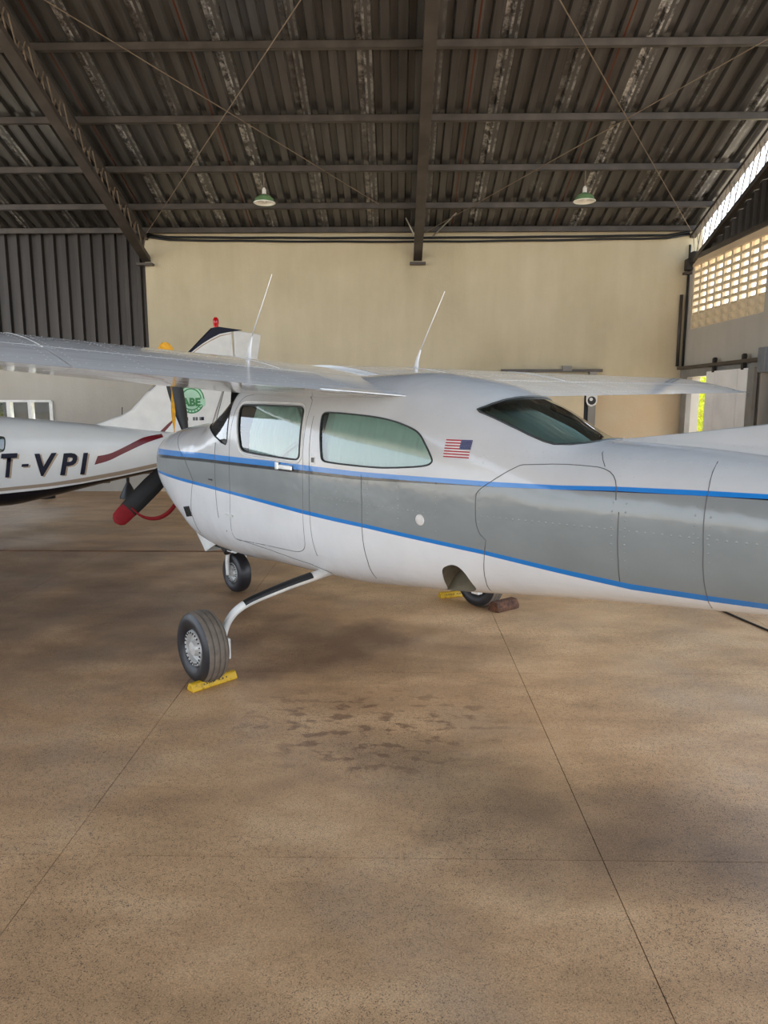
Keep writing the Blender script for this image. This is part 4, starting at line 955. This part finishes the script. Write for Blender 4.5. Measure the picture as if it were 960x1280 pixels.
# ------------------------------------------------------------------ the second aeroplane
H2 = R(-138.65); A2 = Vector((-5.047, 9.038, 0))
ap = thing('aeroplane', 'white low-wing aeroplane with black belly and registration letters, parked behind', 'aeroplane', A2, H2)
B2 = Body([(-3.75, 1.10, .94, 1.02, .05, 2.2, 2.2), (-3.0, 1.17, .85, 1.02, .17, 2.3, 2.3), (-2.06, 1.25, .68, 1.0, .29, 2.4, 2.8), (-1.4, 1.335, .585, .98, .36, 2.5, 3.), (-.85, 1.405, .495, .97, .41, 2.6, 3.2), (-.45, 1.45, .425, .96, .44, 2.6, 3.3), (.05, 1.50, .36, .95, .47, 2.6, 3.3),
 (.8, 1.62, .40, .95, .55, 2.5, 2.8), (2.0, 1.68, .40, .95, .60, 2.5, 2.8), (2.9, 1.45, .42, .95, .58, 2.5, 2.8), (3.6, 1.25, .5, .92, .5, 2.5, 2.6), (4.4, 1.08, .62, .88, .34, 2.4, 2.4), (4.9, .95, .72, .85, .12, 2.2, 2.2)])
pts = []; n1, n2 = 60, 56
w3 = dens(uv_poly(B2, chaikin([(.30, 1.27), (.10, 1.26), (.062, 1.24), (.085, 1.10), (.12, 1.07), (.32, 1.07), (.55, 1.08), (.58, 1.26)], 3)), .03)
V2 = []; 
for i in range(n1 + 1):
    for j in range(n2 + 1):
        p = (B2.x0 + (B2.x1 - B2.x0) * i / n1, a0 + (a1 - a0) * j / n2)
        if min((p[0] - q[0]) ** 2 + (p[1] - q[1]) ** 2 for q in w3) > .0006: pts.append(p)
V2, F2 = cdt(pts, [w3]); sk2, hl2 = [], []
for f in F2:
    c = (sum(V2[i].x for i in f) / 3, sum(V2[i].y for i in f) / 3); (hl2 if inside(c, w3) else sk2).append(f)
f2 = surf(B2, 'fuselage', 'livery2', V2, sk2, ap); surf(B2, 'side_window', 'glass', V2, hl2, ap, -.003); ring(B2, w3, .006, 'window_gasket', 'gasket', f2)
MB().ext((-.2, -.36, 1.0), (.9, .36, 1.02)).build('cabin_shelf', 'seat', ap)
def txt(s, size, shear=0., bold=0.):
    cu = bpy.data.curves.new('lettering', 'FONT'); cu.body = s; cu.size = size; cu.shear = shear; cu.offset = bold; cu.resolution_u = 3
    o = bpy.data.objects.new('lettering', cu); COL.objects.link(o); bpy.context.view_layer.update()
    me = bpy.data.meshes.new_from_object(o.evaluated_get(bpy.context.evaluated_depsgraph_get())); bpy.data.objects.remove(o); bpy.data.curves.remove(cu); return me
def letter(s, x0, x1, z0, z1, dx, dz, off, name, mat):
    me = txt(s, .4, .22, .012); xs = [v.co.x for v in me.vertices]; ys = [v.co.y for v in me.vertices]; ax_, bx_, ay_, by_ = min(xs), max(xs), min(ys), max(ys)
    bm = bmesh.new(); bm.from_mesh(me); bmesh.ops.triangulate(bm, faces=bm.faces)
    for _ in range(2):
        bmesh.ops.subdivide_edges(bm, edges=[e for e in bm.edges if e.calc_length() > .08], cuts=1); bmesh.ops.triangulate(bm, faces=[f for f in bm.faces if len(f.verts) > 3])
    for v in bm.verts:
        x = x0 + (x1 - x0) * (v.co.x - ax_) / (bx_ - ax_) + dx; z = z0 + (z1 - z0) * (v.co.y - ay_) / (by_ - ay_) + dz; v.co = B2.P(x, B2.ang(x, z), off)
    bm.to_mesh(me); bm.free(); me.materials.clear(); me.materials.append(M[mat]); return link(name, me, ap)
spans = [('P', .46, .22, .76, 1.058), ('T', .14, -.055, .757, 1.05), ('-', -.085, -.175, .875, .91), ('V', -.25, -.52, .745, 1.03), ('P', -.545, -.775, .737, 1.018), ('I', -.80, -.92, .728, 1.01)]
for ch_, xa, xb, za, zb_ in spans:
    letter(ch_, xa, xb, za, zb_, -.022, -.014, .004, 'letter_shadow', 'shadowtan'); letter(ch_, xa, xb, za, zb_, 0, 0, .008, 'letter', 'navy')
up_ = chaikin([(-1.047, .959), (-1.2, .975), (-1.364, 1.035), (-1.675, 1.165), (-1.8, 1.19), (-1.95, 1.208), (-2.04, 1.215)], 2, False); lo_ = chaikin([(-2.04, 1.17), (-1.9, 1.14), (-1.694, 1.085), (-1.36, .955), (-1.2, .885), (-.997, .845)], 2, False)
patch(B2, 'red_stripe', 'redpaint', dens(up_ + lo_, .05), .005, ap)
def plate(poly, hw_, name, mat, par, y0=0.): return MB().prism(poly, y0 - hw_, y0 + hw_).build(name, mat, par, bevel=hw_ * .6)
fin = plate([(-1.10, 1.33), (-1.22, 1.385), (-1.516, 1.477), (-1.692, 1.565), (-1.94, 1.814), (-2.648, 2.442), (-2.80, 2.60), (-2.987, 2.765), (-3.08, 2.79), (-3.30, 2.775), (-3.33, 2.3), (-3.12, 1.846), (-2.93, 1.36), (-2.9, 1.12), (-2.0, 1.15)], .035, 'tail_fin', 'fin2', ap)
plate([(-3.34, 2.77), (-3.83, 2.73), (-3.75, 2.3), (-3.66, 1.9), (-3.42, 1.15), (-2.93, 1.12), (-2.95, 1.37), (-3.14, 1.85), (-3.35, 2.3)], .03, 'rudder', 'fin2', ap)
plate([(-1.95, 1.822), (-2.4, 2.22), (-2.65, 2.452), (-2.81, 2.61), (-2.99, 2.78), (-3.09, 2.80), (-3.5, 2.775), (-3.3, 2.74), (-3.1, 2.695), (-2.95, 2.62), (-2.8, 2.53), (-2.6, 2.385)], .039, 'fin_tip', 'navy', fin)
plate([(-2.62, 2.385), (-2.8, 2.515), (-2.95, 2.60), (-3.1, 2.675), (-3.3, 2.72), (-3.3, 2.708), (-3.1, 2.655), (-2.95, 2.58), (-2.8, 2.495), (-2.62, 2.365)], .038, 'fin_line', 'shadowtan', fin)
patch_pts = [(-2.02, 1.215), (-2.2, 1.37), (-2.28, 1.43), (-2.36, 1.44), (-2.25, 1.31), (-2.1, 1.16), (-2.02, 1.165)]
plate(patch_pts, .037, 'red_stripe', 'redpaint', fin)
MB().lathe([(.035, 0), (.04, .05), (.045, .06), (.042, .12), (.02, .15), (0, .152)], (-3.06, 0, 2.79), 'z', 14).build('beacon', 'beacon', fin, smooth='auto')
EC = (-2.59, 1.71)
def flat(mb, name, mat, par): return mb.build(name, mat, par)
def disc(r0, r1, y, n=40): return MB().lathe([(r0, y), (r1, y), (r1, y - .004), (r0, y - .004)], (EC[0], 0, EC[1]), 'y', n)
disc(.0001, .155, .041).build('emblem_ground', 'empale', fin); disc(.148, .165, .043).build('emblem_ring', 'emgreen', fin); disc(.192, .212, .043).build('emblem_ring', 'emgreen', fin); disc(.165, .195, .041).build('emblem_band', 'empale', fin)
plate([(EC[0] + .2, EC[1] + .03), (EC[0] - .23, EC[1] + .03), (EC[0] - .24, EC[1] - .10), (EC[0] - .17, EC[1] - .12), (EC[0] + .16, EC[1] - .12), (EC[0] + .22, EC[1] - .09)], .046, 'emblem_banner', 'empale', fin)
me = txt('ABE', .16, 0, .008)
for v in me.vertices: v.co = Vector((EC[0] + .15 - v.co.x * 1.05, .049, EC[1] - .095 + v.co.y))
me.materials.clear(); me.materials.append(M['emgreen']); link('emblem_letters', me, fin)
for i in range(9): 
    w = R(205 + i * 16); bx = MB().box((EC[0] - cos(w) * .18, .045, EC[1] + sin(w) * .18), (.022, .004, .014), Matrix.Rotation(w, 3, 'Y')); bx.build('emblem_mark', 'emgreen', fin)
for k, (dx_, w_, c_) in enumerate(((.16, .07, 'flagred'), (.09, .05, 'navy'), (-.03, .03, 'seam'), (-.075, .03, 'seam'), (-.13, .012, 'navy'), (-.17, .045, 'navy'))): MB().box((EC[0] + dx_, .04, 1.42), (w_, .008, .05)).build('fin_mark', c_, fin)
# rest of it, beyond the frame or hidden behind the first aeroplane
for sg in (1, -1):
    MB().prism([(3.3, sg * .3), (3.2, sg * 5.2), (2.1, sg * 5.2), (1.7, sg * .3)], .52, .66, 'xy').build('wing', 'livery2', ap, bevel=.05)
    MB().prism([(-2.75, sg * .05), (-3.0, sg * 1.75), (-3.6, sg * 1.75), (-3.7, sg * .05)], .96, 1.02, 'xy').build('tailplane', 'fin2', ap, bevel=.02)
    lg = MB().tube([(2.3, sg * 1.65, .58), (2.3, sg * 1.65, .2)], .04, 10).build('main_gear', 'white_metal', ap); MB().lathe([(.08, -.06), (.16, -.08), (.2, -.05), (.21, 0), (.2, .05), (.16, .08), (.08, .06)], (2.3, sg * 1.65, .21), 'y', 28).build('tyre', 'rubber', lg, smooth=True)
lg = MB().tube([(3.7, 0, .6), (3.7, 0, .18)], .035, 10).build('nose_gear', 'white_metal', ap); MB().lathe([(.07, -.05), (.14, -.065), (.175, -.04), (.18, 0), (.175, .04), (.14, .065), (.07, .05)], (3.7, 0, .18), 'y', 28).build('tyre', 'rubber', lg, smooth=True)
MB().ext((-1.32, -.03, .545), (-1.02, .03, .60)).build('belly_antenna', 'black', ap); MB().ext((-2.02, -.03, .635), (-1.70, .03, .70)).build('belly_antenna', 'black', ap)
MB().tube([(-1.55, 0, 1.45), (-1.56, 0, 1.60)], .006, 6).build('antenna', 'dark', ap)
MB().tube([(-3.15, .05, 1.9), (-2.98, .06, 1.40)], .005, 6).build('rudder_cable', 'dark', ap)
# stanchions by the wall
for x, lb in ((-6.15, 'black cone-based stanchion under the cabin end of the far aeroplane'), (-4.69, 'black cone-based stanchion showing beneath the tail of the far aeroplane')):
    t = thing('stanchion', lb, 'stanchion', (x, 12.25, 0), group='stanchions by the back wall')
    MB().lathe([(0, 0), (.15, 0), (.15, .03), (.05, .24), (.03, .28), (0, .28)], (0, 0, 0), 'z', 20).build('base', 'black', t, smooth='auto'); MB().tube([(0, 0, .27), (0, 0, .95)], .028, 10).build('post', 'black', t, smooth='auto')
